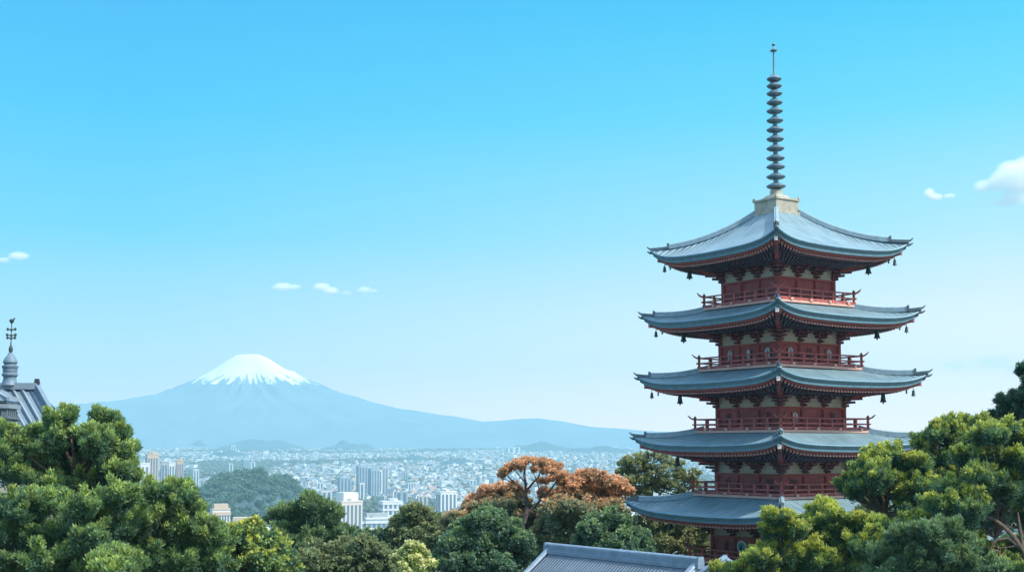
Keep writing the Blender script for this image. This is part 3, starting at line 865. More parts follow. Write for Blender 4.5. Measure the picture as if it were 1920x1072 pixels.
# ------------------------------------------------------------ temple at the left edge
M_LTILE = tile_mat('grey_standing_seam', (.10, .17, .23), (.14, .21, .28), pitch=.42, rough=.5)
M_LGREY = mat('blue_grey_trim', (.12, .19, .26), .55, .2, 2.5, bump=.2, bscale=8)
M_LPALE = mat('pale_trim', (.20, .26, .32), .6, .12, 3)
def left_temple():
    Y = 60.0
    E0 = at(67, 727, Y); base = gz(E0.x, E0.y)
    root = empty('temple', (E0.x, E0.y, base), label='grey blue temple with ribbed roof at the left edge behind the pine', cat='temple')
    H = E0.z - base
    dn = Vector((.80, -.60, 0)); rd = Vector((-1.0, -.03, 0)).normalized()
    def S(x, v): return rd*x + dn*(v*6.0) + Vector((0, 0, H - 6.0*v*1.02*(1-.12*v)))
    sh = []; g = []
    for j in range(11): g.append([(S(14*i/10, j/10), (14*i/10, j*.7)) for i in range(11)])
    sh.append(g)
    dn2 = Vector((.80, .60, 0)); g = []
    for j in range(11): g.append([(rd*(14*i/10) + dn2*(j*.6) + Vector((0, 0, H - 6.0*(j/10)*1.02*(1-.12*j/10))), (14*i/10, j*.7)) for i in range(11)])
    sh.append(g)
    roof = uv_surface('roof', M_LTILE, root, sh)
    b = MB(); b.sweep([S(-.05, 0) + Vector((0,0,.08)), S(14, 0) + Vector((0,0,.08))], .34, .30); b.build('ridge', M_LPALE, roof)
    b = MB(); b.sweep([S(0, i/8) + Vector((0,0,.10)) for i in range(9)], .22, .30); b.build('verge', M_LGREY, roof)
    b = MB(); b.box(S(-.05, 0) + Vector((0,0,.28)), (.24, .24, .30), taper=.7); b.build('ridge_end', M_DARK, roof)
    for i in range(1, 6):
        x = .28 + i*.42
        b = MB(); b.sweep([S(x, j/8) + Vector((0,0,.04)) for j in range(9)], .10, .12); b.build('roof_rib', M_LPALE, roof)
    b = MB()
    bb = [S(1.2, .55), S(14, .55)]
    b.box((-7.5, 3.2, (H-6)/2), (12, 6, H-6)); b.build('wall', M_LGREY, root)
    # finial standing on the ridge
    px = lambda r: r*Y/F
    f0 = at(18, 720, Y) - Vector((E0.x, E0.y, base))
    zz_ = lambda y: (at(18, y, Y).z - base)
    prof = [(15.5, 722), (13, 716), (11.5, 709), (12, 706), (14.6, 703.5), (14.6, 701), (12.5, 699), (13.5, 694), (13, 691.5), (14.8, 688.5), (14.8, 686), (11.5, 684.5), (11, 681.5), (13.2, 680), (13.2, 678), (11.6, 674.5), (9.2, 670), (6, 665.5), (3.4, 661)]
    b = MB(); b.lathe([(px(r), zz_(y)) for r, y in prof], c=(f0.x, f0.y, 0), seg=24); fin = b.build('finial', M_LGREY, root, smooth=True)
    b = MB(); b.lathe([(px(r), zz_(y)) for r, y in [(2.6, 661), (4, 656), (3.6, 652), (1.2, 646), (1.3, 643), (.8, 641), (.8, 606)]], c=(f0.x, f0.y, 0), seg=12)
    b.build('finial_spike', M_BELL, fin, smooth=True)
    for (y, w) in ((618, 8.5), (628.5, 9.5), (634, 8.5)):
        b = MB(); z = zz_(y); b.box((f0.x, f0.y, z), (2*px(w), .05, .045))
        for q in (-1, 0, 1): b.lathe([(.01, -.08), (.065, -.03), (.065, .03), (.01, .08)], c=(f0.x + q*px(w*.82), f0.y, z + (.03 if q else 0)), seg=8)
        b.build('finial_crossbar', M_BELL, fin, smooth=True)
    b = MB(); b.lathe([(.02, zz_(607)), (px(4), zz_(603)), (px(4.6), zz_(600)), (px(2), zz_(598)), (.01, zz_(597))], c=(f0.x, f0.y, 0), seg=12)
    b.beam((f0.x + .05, f0.y, zz_(601)), (f0.x + .14, f0.y, zz_(596)), .05, .05)
    b.build('finial_flame', M_BELL, fin, smooth=True)
left_temple()

def left_pavilion():
    # the stacked eaves of a second, nearer pavilion cut by the picture's edge
    Y = 54.0; c = at(-22, 760, Y); base = gz(c.x, c.y)
    root = empty('pavilion', (c.x, c.y, base), R(8), label='small pavilion with stacked blue grey eaves at the far left edge', cat='pavilion')
    z = lambda y: at(0, y, Y).z - base
    def course(name, y0, y1, hw, m, tp=1.0, par=root):
        b = MB(); b.box((0, 0, (z(y0)+z(y1))/2), (2*hw, 2*hw, z(y0)-z(y1)), taper=tp); return b.build(name, m, par)
    r0 = course('roof', 731, 752, 44*Y/F, M_LTILE if False else M_LGREY, .38)
    h = 44*Y/F
    for sx, sy in corner_dirs():
        b = MB(); b.sweep([(sx*h*.38, sy*h*.38, z(731)), (sx*h*.72, sy*h*.72, z(743)), (sx*h*1.03, sy*h*1.03, z(751)+.05)], .12, .14)
        b.build('hip_ridge', M_LPALE, r0)
    course('eave_board', 752, 756, 42*Y/F, M_HORN)
    course('cornice', 758, 766, 48*Y/F, M_LPALE, 1.0)
    course('soffit', 766, 770, 42*Y/F, M_HORN)
    w = course('upper_wall', 770, 792, 34*Y/F, M_LGREY)
    for i in range(6):
        for s in range(2):
            b = MB(); x = (-40 + 15.5*i)*Y/F; hh = 41*Y/F
            p = (x, -hh) if s == 0 else (hh, x)
            b.box((p[0], p[1], z(776)), (.16, .16, .26)); b.box((p[0], p[1], z(783)), (.30, .30, .10)); b.box((p[0], p[1], z(788)), (.14, .14, .22))
            b.build('bracket', M_HORN, w)
    course('ledge', 790, 796, 49*Y/F, M_HORN); course('ledge', 797, 803, 51*Y/F, M_LPALE)
    course('lower_wall', 803, 900, 46*Y/F, M_LGREY)
    course('lower_eave', 903, 909, 44*Y/F, M_LPALE); course('lower_roof', 909, 922, 50*Y/F, M_BOX)
    b = MB(); b.box((0, 0, z(922)/2), (1.6, 1.6, z(922))); b.build('base_wall', M_LGREY, root)
left_pavilion()

# ------------------------------------------------------------ city
def cmat(n, c, r=.7, v=.08): return mat(n, c, r, v, .05)
CW = [cmat('city_white', (.60, .63, .64)), cmat('city_cream', (.52, .49, .44)), cmat('city_grey', (.33, .37, .40)), cmat('city_tan', (.46, .38, .31)),
      cmat('city_blue_grey', (.30, .38, .45)), cmat('city_dark_roof', (.14, .17, .20)), cmat('city_red_roof', (.34, .19, .15)), cmat('city_teal_roof', (.17, .29, .31))]
C_GLASS = mat('city_glass', (.10, .17, .24), .25, .2, .05, spec=.8)
C_WHITE, C_CREAM, C_GREY, C_TAN, C_BLUE = CW[:5]

def tower(px, wpx, ytop, Y, rot, label, wallm, glass=C_GLASS, strips=4, cap=None, aspect=.9, floors=0, name='office_tower', cat='building', group=None, ribm=None):
    mp = Y/F; top = at(px, ytop, Y); base = gz(top.x, Y) - 1
    a = R(rot); W = wpx*mp/(abs(math.cos(a)) + aspect*abs(math.sin(a))); Dp = W*aspect
    H = top.z - base
    root = empty(name, (top.x, Y, base), a, label=label, cat=cat, group=group)
    b = MB(); b.box((0, 0, H/2), (W, Dp, H)); w = b.build('wall', wallm, root)
    for s in range(4):
        r_ = s*math.pi/2; hw, hd = (W, Dp) if s % 2 == 0 else (Dp, W)
        c_, s_ = round(math.cos(r_)), round(math.sin(r_))
        if s == 2: continue
        n = max(1, int(round(strips*hw/W)))
        for i in range(n):
            x = (-.5 + (i+.5)/n)*hw*.94
            sw = hw/n*.52
            q = (x*c_ + (hd/2+.05)*s_, x*s_ - (hd/2+.05)*c_)
            b = MB(); b.box((q[0], q[1], H*.49), (sw, .25, H*.93), r_); b.build('window_strip', glass, w)
    if floors:
        b = MB()
        for i in range(floors): b.box((0, 0, H*(1 - .045 - i*.93/floors)), (W+.9, Dp+.9, H*.93/floors*.36))
        b.build('floor_bands', ribm or wallm, w)
    b = MB(); b.box((0, 0, H + .5), (W+.6, Dp+.6, 1.2)); b.build('parapet', ribm or wallm, root)
    if cap:
        b = MB(); b.box((cap[0]*W, cap[1]*Dp, H + cap[4]/2 + .8), (cap[2]*W, cap[3]*Dp, cap[4])); b.build('roof_housing', cap[5] if len(cap) > 5 else wallm, root)
        b = MB(); b.box((cap[0]*W - .1*W, -.2*Dp, H+1.9), (.22*W, .2*Dp, 2.2)); b.build('roof_plant', C_GREY, root)
    return root
g1 = 'towers on the left behind the pine'
tower(285, 27, 852, 1600, 28, 'tallest brown grey tower rising behind the left pine', C_TAN, strips=4, cap=(0, 0, .6, .6, 3), group=g1)
tower(271, 21, 869, 1550, 25, 'short white tower left of the tallest brown tower', C_WHITE, strips=2, group=g1)
tower(308, 15, 866, 1620, 25, 'slim grey tower just right of the tallest brown tower', C_GREY, strips=2, group=g1)
tower(322, 13, 868, 1600, 20, 'slim white tower between the grey tower and brown tower', C_WHITE, strips=2, group=g1)
tower(337, 16, 864, 1640, 24, 'brown tower at the right end of the left row', C_TAN, strips=3, cap=(0, 0, .7, .6, 2), group=g1)
g2 = 'cluster of blue grey towers in the middle of the city'
tower(679, 23, 873, 2500, 24, 'tall pale blue glass tower, leftmost of the tight middle group', C_BLUE, strips=3, cap=(0, 0, .6, .5, 3), group=g2)
tower(701, 23, 879, 2450, 28, 'broad blue grey tower in the centre of the middle group', C_BLUE, strips=3, group=g2, aspect=1)
tower(712, 10, 881, 2470, 20, 'thin white tower against the broad blue grey one', C_WHITE, strips=1, group=g2)
tower(720, 16, 876, 2560, 30, 'dark narrow tower at the right of the middle group', C_GREY, strips=2, group=g2)
tower(646, 27, 895, 2480, 22, 'low wide blue grey tower standing left of the middle group', C_BLUE, strips=3, group=g2)
tower(678, 11, 906, 2300, 22, 'short white tower in front of the middle group', C_WHITE, strips=1, group=g2)
tower(650, 60, 940, 1080, 36, 'big cream apartment tower with tall vertical window bays', C_CREAM, strips=5, cap=(.05, .05, .7, .7, 7, C_WHITE), aspect=.95, floors=0, name='apartment_tower')
tower(709, 54, 972, 960, 14, 'wide blue glass office block with white roof edge beside cream tower', C_BLUE, strips=5, cap=(-.05, .1, .8, .6, 3.5, C_GREY), aspect=.6, floors=9, ribm=C_WHITE)
tower(837, 40, 922, 1420, 24, 'white twin bay apartment tower left of the orange trees', C_WHITE, strips=4, cap=(-.1, 0, .35, .6, 3), aspect=.8, name='apartment_tower')
tower(413, 38, 955, 900, 26, 'pinkish grey apartment block with dark flat cap beside the wooded hill', C_WHITE, strips=6, cap=(0, 0, .8, .8, 3.4, C_TAN), aspect=.6, floors=8, ribm=C_TAN, name='apartment_block')
tower(457, 42, 972, 880, 12, 'low brown block below the wooded hill', C_TAN, strips=5, aspect=.7, name='apartment_block', floors=3)
tower(733, 46, 940, 1500, 20, 'broad flat white building behind the cream tower', C_WHITE, strips=4, aspect=.8, floors=5, cap=(.1, 0, .4, .4, 3), name='low_block')
tower(775, 38, 946, 1560, 20, 'grey white low block right of the broad white building', C_GREY, strips=4, aspect=.8, floors=4, name='low_block')
tower(802, 24, 957, 1350, 30, 'small white block below the white twin tower', C_WHITE, strips=3, floors=3, name='low_block')
tower(862, 22, 944, 1700, 20, 'pale block right behind the white twin tower', C_CREAM, strips=3, floors=3, name='low_block')
g3 = 'faint far towers above the wooded hill'
tower(433, 9, 869, 3700, 20, 'faint far white tower, left of the pair above the hill', C_WHITE, strips=1, group=g3)
tower(462, 12, 862, 3900, 20, 'faint far blue grey tower above the wooded hill', C_BLUE, strips=2, group=g3)
tower(474, 10, 866, 3850, 20, 'faint far white tower right of the blue grey one', C_WHITE, strips=1, group=g3)
for i, (x, y, Yd, w, m, lb) in enumerate([(962, 838, 6200, 26, C_WHITE, 'long white hall far off near the foot of the mountain'),
                                     (438, 834, 6400, 10, C_WHITE, 'tiny white building far off below the snowy peak'),
                                     (886, 900, 3000, 15, C_WHITE, 'white block in the city above the orange trees'),
                                     (760, 885, 3300, 9, C_GREY, 'grey block in the city right of the middle towers'),
                                     (600, 905, 2800, 14, C_WHITE, 'white block in the city left of the middle towers'),
                                     (548, 900, 2900, 12, C_CREAM, 'cream block in the city above the right of the hill'),
      (612, 921, 2000, 22, C_WHITE, 'white slab block just left of the cream tower'), (590, 934, 1900, 18, C_GREY, 'grey block between the wooded hill and cream tower'), (752, 922, 2100, 26, C_BLUE, 'blue grey slab behind the broad white building'),
      (792, 930, 2000, 20, C_CREAM, 'cream block left of the white twin tower'), (770, 905, 2700, 12, C_WHITE, 'white block right of the dark narrow tower'), (368, 880, 2900, 12, C_WHITE, 'white block right of the left row of towers'), (382, 900, 2500, 14, C_GREY, 'grey block left of the wooded hill'), (905, 912, 2600, 13, C_CREAM, 'cream block just above the orange trees')]):
    tower(x, w, y, Yd, 15, lb, m, strips=2, aspect=.7, name='city_block')

def house_mesh(name, w, d, h, kind, rng):
    b = MB(); b.box((0, 0, h/2), (w, d, h), m=0)
    if kind == 0:
        b.box((0, 0, h+.15), (w+.5, d+.5, .3), m=1); b.box((w*.15, 0, h+1.1), (w*.3, d*.35, 1.7), m=0)
    else:
        e = .6; r = h + w*.30
        b.quad((-w/2-e, -d/2-e, h), (0, -d/2-e, r), (0, d/2+e, r), (-w/2-e, d/2+e, h), 1)
        b.quad((w/2+e, -d/2-e, h), (w/2+e, d/2+e, h), (0, d/2+e, r), (0, -d/2-e, r), 1)
        b.tri((-w/2, -d/2, h), (w/2, -d/2, h), (0, -d/2, r-.2)); b.tri((-w/2, d/2, h), (0, d/2, r-.2), (w/2, d/2, h))
    return b

def build_city():
    rng = np.random.default_rng(5)
    HILL = (at(480, 1000, 1800).x, 1800, 95, 330)
    pts = []
    while len(pts) < 52000:
        y = 1250 + (8000-1250)*rng.random()**.75
        px = 200 + 1150*rng.random()
        if len(pts) > 30000: px = -500 + 700*rng.random() if rng.random() < .42 else 1350 + 1000*rng.random()
        x = (px-960)/F*y
        if ((x-HILL[0])/HILL[2])**2 + ((y-HILL[1])/HILL[3])**2 < 1: continue
        k = noise.noise(Vector((x*.0016, y*.0011, 2.0)))
        if k < -.22 or (k < .0 and rng.random() < .35): continue
        pts.append((x, y, px))
    # right of the pagoda / left edge get a thinner cover
    vis = []
    for i, (x, y, px) in enumerate(pts):
        py = 838 + (CAMZ - gz(x, y) - 6)/y*F
        if 345 < px < 870 and py < (935 if px > 580 else 888 if 395 < px else 915) and py > 850: vis.append((y, i))
    vis.sort(); near = set(i for _, i in vis[:290])
    kinds = [('white walled city house with flat roof', 0, 0, 0), ('cream city house with flat roof', 1, 1, 0), ('white city house with dark pitched roof', 0, 5, 1),
             ('grey city house with pale flat roof', 2, 0, 0), ('white city house with reddish pitched roof', 0, 6, 1), ('tan city house with flat roof', 3, 1, 0),
             ('white city house with teal pitched roof', 0, 7, 1)]
    protos = []
    for lb, w, r, kd in kinds:
        me = house_mesh('house', 9, 11, 6.5, kd, rng)
        o = me.build('house', [CW[w], CW[r]]); protos.append((o, lb, False))
    used = [False]*len(protos)
    V, Fc, Mi = [], [], []
    bx = np.array([(-.5,-.5,0),(.5,-.5,0),(.5,.5,0),(-.5,.5,0),(-.5,-.5,1),(.5,-.5,1),(.5,.5,1),(-.5,.5,1)], float)
    quads = [(4,5,6,7),(0,1,5,4),(1,2,6,5),(2,3,7,6),(3,0,4,7)]
    n = 0
    for i, (x, y, px) in enumerate(pts):
        rz = rng.normal()*.25 + (.6 if rng.random() < .5 else -.3)
        if i in near:
            k = int(rng.choice(len(kinds), p=[.28, .14, .16, .16, .09, .09, .08]))
            o, lb, _ = protos[k]
            if used[k]:
                o = o.copy(); COL.objects.link(o)
            used[k] = True
            o.location = (x, y, gz(x, y) - .2); o.rotation_euler = (0, 0, rz); s = .7 + .7*rng.random(); o.scale = (s, s*(.8+.5*rng.random()), s*(.8+.9*rng.random()))
            tag(o, lb, 'house', 'houses nearest in the city on the plain')
            continue
        big = rng.random()
        w = (6 + 7*rng.random()) * (2.2 if big > .97 else 1); d = (6 + 8*rng.random())*(1.8 if big > .97 else 1); h = 3.5 + 4.5*rng.random() + (9*rng.random() if big > .9 else 0)
        v = bx*np.array([w, d, h]); c, s_ = math.cos(rz), math.sin(rz)
        v2 = np.stack([v[:,0]*c - v[:,1]*s_ + x, v[:,0]*s_ + v[:,1]*c + y, v[:,2] + gz(x, y) - .3], 1)
        V.append(v2); Fc += [tuple(n+q for q in f) for f in quads]
        wm = int(rng.choice([0,1,2,3,4], p=[.30,.14,.25,.09,.22])); rm = int(rng.choice([0,1,2,5,6,7], p=[.22,.08,.22,.26,.08,.14]))
        Mi += [rm, wm, wm, wm, wm]; n += 8
    b = MB(); b.v = [tuple(p) for p in np.concatenate(V)]; b.f = Fc; b.m = Mi
    tag(b.build('city', CW), 'dense pale low rise city spreading over the plain', 'city', kind='stuff')
    # tree blobs between the houses
    Vs, Fs, As, n = [], [], [], 0
    cnt = 0
    while cnt < 14000:
        y = 1100 + 6700*rng.random()**.9; px = 200 + 1150*rng.random() if cnt < 9000 else -500 + 2850*rng.random(); x = (px-960)/F*y
        k = noise.noise(Vector((x*.0016, y*.0011, 2.0)))
        if k > -.12 and rng.random() < .72: continue
        r = 3.5 + 4*rng.random()
        v = ICO_V * (r*(.8 + .4*rng.random((len(ICO_V), 1)))) * np.array([1, 1, .85]) + np.array([x, y, gz(x, y) + r*.6])
        Vs.append(v); Fs.append(ICO_F + n); As.append(np.full(len(v), rng.random())); n += len(v); cnt += 1
    tag(np_mesh('city_greenery', np.concatenate(Vs), np.concatenate(Fs), L_FAR, None, np.concatenate(As)), 'dark tree patches scattered between the city houses', 'greenery', kind='stuff')
build_city()

L_HILL = leaf_mat('hill_wood_leaves', [(0, (.05, .12, .12)), (.5, (.08, .18, .14)), (1, (.16, .27, .16))], trans=.05)
def wooded_hill():
    c, W, dyr, H = build_hill(482, 897, 1800, 118, 320, name='wooded_hill', skew=.0, bump=.02)
    rng = np.random.default_rng(8)
    Vs, As = [], []
    cnt = 0; lobes = []
    while cnt < 620:
        u, v = rng.uniform(-1, 1, 2); r = math.hypot(u, v)
        if r > .99: continue
        if v > .45: continue
        g = max(0, 1 - r*r)**1.25 * (1 + .55*fbm(u*2.4 + 482, v*2, 1.0))
        z = gz(c.x, 1800 + v*dyr) - 3 + (H+3)*g
        lobes.append(((c.x + u*W, 1800 + v*dyr, z + 2.5 + 3*max(0, fbm(u*5, v*5, 9))), 4.4 + 4.6*rng.random()**2, .85)); cnt += 1
    st = dict(l=1.5, w=1.1, td=.40, n=6, up=.3, sp=1.2, sub=.45, ns=6)
    V, Fc, A = crown_arrays(lobes, st, rng, (.2, .5))
    tag(np_mesh('hill_wood', V, Fc, L_HILL, None, A), 'dark wood of rounded crowns covering the hill in the city', 'wood', kind='stuff')
wooded_hill()

# ------------------------------------------------------------ trees
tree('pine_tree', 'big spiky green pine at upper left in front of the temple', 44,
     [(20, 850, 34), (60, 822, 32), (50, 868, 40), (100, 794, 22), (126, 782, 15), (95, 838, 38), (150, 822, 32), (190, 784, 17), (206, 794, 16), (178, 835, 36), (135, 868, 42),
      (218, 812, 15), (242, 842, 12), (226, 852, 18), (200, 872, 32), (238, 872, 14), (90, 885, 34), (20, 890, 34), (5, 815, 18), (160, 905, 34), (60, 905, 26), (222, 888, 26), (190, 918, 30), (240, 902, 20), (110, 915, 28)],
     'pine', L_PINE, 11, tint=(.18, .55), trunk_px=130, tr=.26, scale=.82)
tree('pine_tree', 'broad bushy pine filling the lower left corner', 40,
     [(25, 960, 44), (75, 945, 38), (50, 1010, 48), (110, 1000, 46), (20, 1060, 50), (85, 1065, 46), (150, 960, 40), (165, 1020, 44), (150, 1075, 44), (205, 985, 40), (225, 940, 36), (0, 1000, 40)],
     'pine', L_PINE, 12, tint=(.16, .5), trunk_px=60, tr=.26, scale=.82)
tree('pine_tree', 'round green pine below the brown towers', 43,
     [(245, 935, 30), (285, 927, 25), (320, 922, 22), (346, 936, 20), (300, 962, 38), (345, 965, 32), (368, 958, 16), (385, 990, 20), (265, 985, 42), (325, 1010, 46), (380, 1015, 40), (275, 1045, 44),
      (345, 1060, 46), (405, 1010, 24), (400, 1055, 36), (235, 1030, 34)],
     'pine', L_PINE, 13, tint=(.2, .5), trunk_px=320, tr=.13, scale=.82)
tree('young_pine', 'small bright yellow green pine at the bottom left', 36,
     [(205, 1042, 18), (188, 1060, 20), (222, 1060, 20), (205, 1078, 26)], 'pine', L_PINE, 14, tint=(.22, .5), tr=.1, scale=.8)
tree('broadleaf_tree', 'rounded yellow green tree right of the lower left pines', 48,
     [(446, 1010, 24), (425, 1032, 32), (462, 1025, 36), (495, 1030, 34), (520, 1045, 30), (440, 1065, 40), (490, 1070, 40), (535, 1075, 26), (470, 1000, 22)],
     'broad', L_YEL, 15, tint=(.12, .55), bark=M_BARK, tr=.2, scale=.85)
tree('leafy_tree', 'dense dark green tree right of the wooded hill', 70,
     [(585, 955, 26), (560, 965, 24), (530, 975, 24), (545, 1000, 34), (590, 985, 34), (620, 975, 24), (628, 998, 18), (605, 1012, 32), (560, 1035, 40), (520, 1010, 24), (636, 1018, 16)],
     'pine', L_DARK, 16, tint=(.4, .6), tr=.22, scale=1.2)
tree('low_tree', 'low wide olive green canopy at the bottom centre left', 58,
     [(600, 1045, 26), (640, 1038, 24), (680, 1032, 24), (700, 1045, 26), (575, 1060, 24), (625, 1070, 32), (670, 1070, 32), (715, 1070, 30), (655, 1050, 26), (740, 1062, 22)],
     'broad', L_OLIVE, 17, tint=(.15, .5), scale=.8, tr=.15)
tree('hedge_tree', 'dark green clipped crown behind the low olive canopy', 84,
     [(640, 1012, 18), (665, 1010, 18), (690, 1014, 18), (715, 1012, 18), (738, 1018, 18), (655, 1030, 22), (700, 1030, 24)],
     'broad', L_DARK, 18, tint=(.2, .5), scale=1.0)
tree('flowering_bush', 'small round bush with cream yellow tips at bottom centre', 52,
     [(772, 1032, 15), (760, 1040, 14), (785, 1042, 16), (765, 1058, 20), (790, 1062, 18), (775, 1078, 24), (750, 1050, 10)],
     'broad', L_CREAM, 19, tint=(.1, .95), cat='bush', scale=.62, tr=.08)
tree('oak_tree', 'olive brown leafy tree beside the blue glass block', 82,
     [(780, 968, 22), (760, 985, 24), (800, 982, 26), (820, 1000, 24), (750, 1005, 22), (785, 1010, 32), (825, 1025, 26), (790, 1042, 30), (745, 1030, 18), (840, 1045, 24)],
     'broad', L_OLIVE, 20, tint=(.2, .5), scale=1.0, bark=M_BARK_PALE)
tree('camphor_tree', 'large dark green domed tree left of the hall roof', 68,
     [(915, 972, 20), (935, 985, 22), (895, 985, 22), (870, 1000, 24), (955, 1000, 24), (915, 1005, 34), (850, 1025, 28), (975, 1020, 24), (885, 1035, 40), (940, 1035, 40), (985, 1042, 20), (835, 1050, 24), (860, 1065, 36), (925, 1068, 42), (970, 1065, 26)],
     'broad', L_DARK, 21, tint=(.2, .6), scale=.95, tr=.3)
# umbrella shaped orange tree
tree('maple_tree', 'tall flat topped orange tree with bare dark branches', 76,
     [(948, 884, 8), (957, 876, 9), (970, 870, 9), (985, 865, 9), (1000, 866, 9), (1016, 868, 9), (1032, 871, 9), (1047, 877, 8), (941, 892, 6), (1057, 891, 7), (1046, 897, 7), (1031, 899, 7), (1016, 903, 6), (978, 878, 6), (1002, 880, 6), (1024, 882, 6), (1040, 886, 6)],
     'flat', L_ORANGE, 22, tint=(.25, .6), scale=.7, fz=.75, back=.5, gap=.45, trunk_px=984, jit=.8, tr=.01, trunk_h=11.2,
     branches=[((11, 8), [(976, 1010), (980, 985), (987, 962), (987, 941)]), ((8, 4), [(987, 941), (985, 922), (986, 909), (983, 890), (985, 872)]),
               ((5, 2), [(985, 924), (970, 909), (959, 899), (948, 888)]), ((5, 2), [(988, 918), (1000, 904), (1009, 895), (1016, 876)]),
               ((7, 4), [(986, 964), (1000, 951), (1023, 927)]), ((4, 2), [(1023, 927), (1039, 909), (1045, 898)]), ((3.5, 1.5), [(1022, 928), (1011, 915), (1007, 905), (1000, 884)]),
               ((3.5, 1.5), [(986, 945), (972, 930), (964, 920)]), ((3, 1.3), [(986, 905), (975, 893), (966, 880)]), ((3, 1.2), [(970, 909), (958, 903), (945, 897)])])
tree('maple_tree', 'broad tree with an orange rim left of the flat topped orange tree', 79,
     [(895, 936, 16), (915, 925, 16), (938, 918, 16), (960, 918, 14), (880, 948, 12), (975, 925, 12), (905, 945, 16), (930, 942, 18)],
     'flat', L_ORANGE, 23, tint=(.25, .55), fz=.8, scale=.85, gap=.35, trunk_px=930)
tree('autumn_tree', 'turning brown green tree below the orange rim', 78,
     [(885, 962, 18), (915, 958, 22), (945, 955, 24), (970, 945, 18), (870, 985, 20), (1000, 970, 22), (935, 985, 26), (975, 985, 26), (1010, 1000, 26), (855, 975, 14)],
     'broad', L_MIXED, 24, tint=(.2, .4), scale=1.1)
tree('maple_tree', 'wide orange tree between the flat topped tree and pagoda', 77,
     [(1060, 905, 16), (1090, 898, 14), (1110, 893, 14), (1130, 900, 16), (1150, 908, 16), (1168, 914, 13), (1180, 922, 8), (1085, 915, 20), (1115, 918, 22), (1145, 928, 20), (1060, 930, 20), (1040, 940, 18), (1022, 928, 12), (1095, 940, 22), (1125, 950, 20), (1145, 942, 14)],
     'flat', L_ORANGE, 25, tint=(.25, .5), fz=.85, scale=.85, gap=.35)
tree('autumn_tree', 'large grey brown turning tree under the wide orange tree', 75.5,
     [(1045, 965, 28), (1080, 965, 30), (1115, 970, 30), (1150, 965, 26), (1030, 995, 30), (1070, 1000, 34), (1110, 1010, 32), (1140, 992, 24), (1010, 1015, 24)],
     'broad', L_MIXED, 26, tint=(.18, .45), scale=1.05)
tree('cedar_tree', 'bright green rounded tree right above the hall roof', 71,
     [(1125, 982, 18), (1145, 975, 18), (1165, 985, 18), (1105, 1000, 20), (1140, 1002, 26), (1180, 1005, 20), (1200, 1015, 18), (1095, 1020, 16), (1130, 1025, 24), (1170, 1025, 26), (1210, 1035, 20)],
     'broad', L_DARK, 27, tint=(.25, .6), scale=1.0)
tree('elm_tree', 'tall loose grey green tree left behind the pagoda', 104,
     [(1185, 870, 14), (1200, 862, 14), (1225, 860, 14), (1245, 866, 14), (1270, 875, 14), (1185, 888, 14), (1215, 885, 18), (1245, 890, 18), (1275, 895, 14), (1205, 905, 14), (1235, 912, 18), (1262, 912, 16), (1292, 905, 13), (1178, 905, 13), (1172, 885, 10), (1302, 890, 12), (1306, 912, 12), (1215, 925, 16), (1190, 925, 13), (1280, 928, 14)],
     'broad', L_OLIVE, 28, tint=(.5, .5), scale=.78, gap=.5, trunk_px=1228, trunk_h=12)
tree('elm_tree', 'mottled grey green tree behind the lowest pagoda roof', 100,
     [(1220, 985, 26), (1255, 990, 28), (1290, 995, 26), (1315, 1005, 22), (1205, 1010, 22), (1245, 1020, 30), (1285, 1030, 28), (1320, 1030, 20), (1190, 985, 16), (1330, 985, 14), (1250, 960, 22), (1215, 958, 20), (1290, 965, 20)],
     'broad', L_OLIVE, 29, tint=(.75, .5), scale=1.0, gap=.2)
# foreground right
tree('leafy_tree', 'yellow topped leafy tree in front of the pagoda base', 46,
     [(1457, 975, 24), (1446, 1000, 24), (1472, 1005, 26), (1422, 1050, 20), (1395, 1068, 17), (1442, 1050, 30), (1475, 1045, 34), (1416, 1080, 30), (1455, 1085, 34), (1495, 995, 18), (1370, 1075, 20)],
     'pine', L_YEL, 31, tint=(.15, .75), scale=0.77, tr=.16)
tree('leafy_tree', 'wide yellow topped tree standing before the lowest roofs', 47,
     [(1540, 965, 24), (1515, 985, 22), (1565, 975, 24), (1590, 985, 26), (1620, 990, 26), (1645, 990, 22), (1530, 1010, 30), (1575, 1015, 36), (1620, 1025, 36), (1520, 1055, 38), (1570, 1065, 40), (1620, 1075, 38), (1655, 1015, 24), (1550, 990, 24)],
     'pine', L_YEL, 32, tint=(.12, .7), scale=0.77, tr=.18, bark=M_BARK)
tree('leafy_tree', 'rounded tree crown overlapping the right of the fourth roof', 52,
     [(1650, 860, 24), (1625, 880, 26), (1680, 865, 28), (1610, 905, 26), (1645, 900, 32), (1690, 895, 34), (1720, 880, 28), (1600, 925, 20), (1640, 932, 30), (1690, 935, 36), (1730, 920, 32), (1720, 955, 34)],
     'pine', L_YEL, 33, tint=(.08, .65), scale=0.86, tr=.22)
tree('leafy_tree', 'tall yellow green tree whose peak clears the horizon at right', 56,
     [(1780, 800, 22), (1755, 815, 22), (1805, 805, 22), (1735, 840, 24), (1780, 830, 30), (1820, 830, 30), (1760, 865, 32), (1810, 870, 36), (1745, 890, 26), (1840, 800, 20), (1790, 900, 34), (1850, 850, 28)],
     'pine', L_YEL, 34, tint=(.1, .65), scale=0.90, gap=.05, tr=.24)
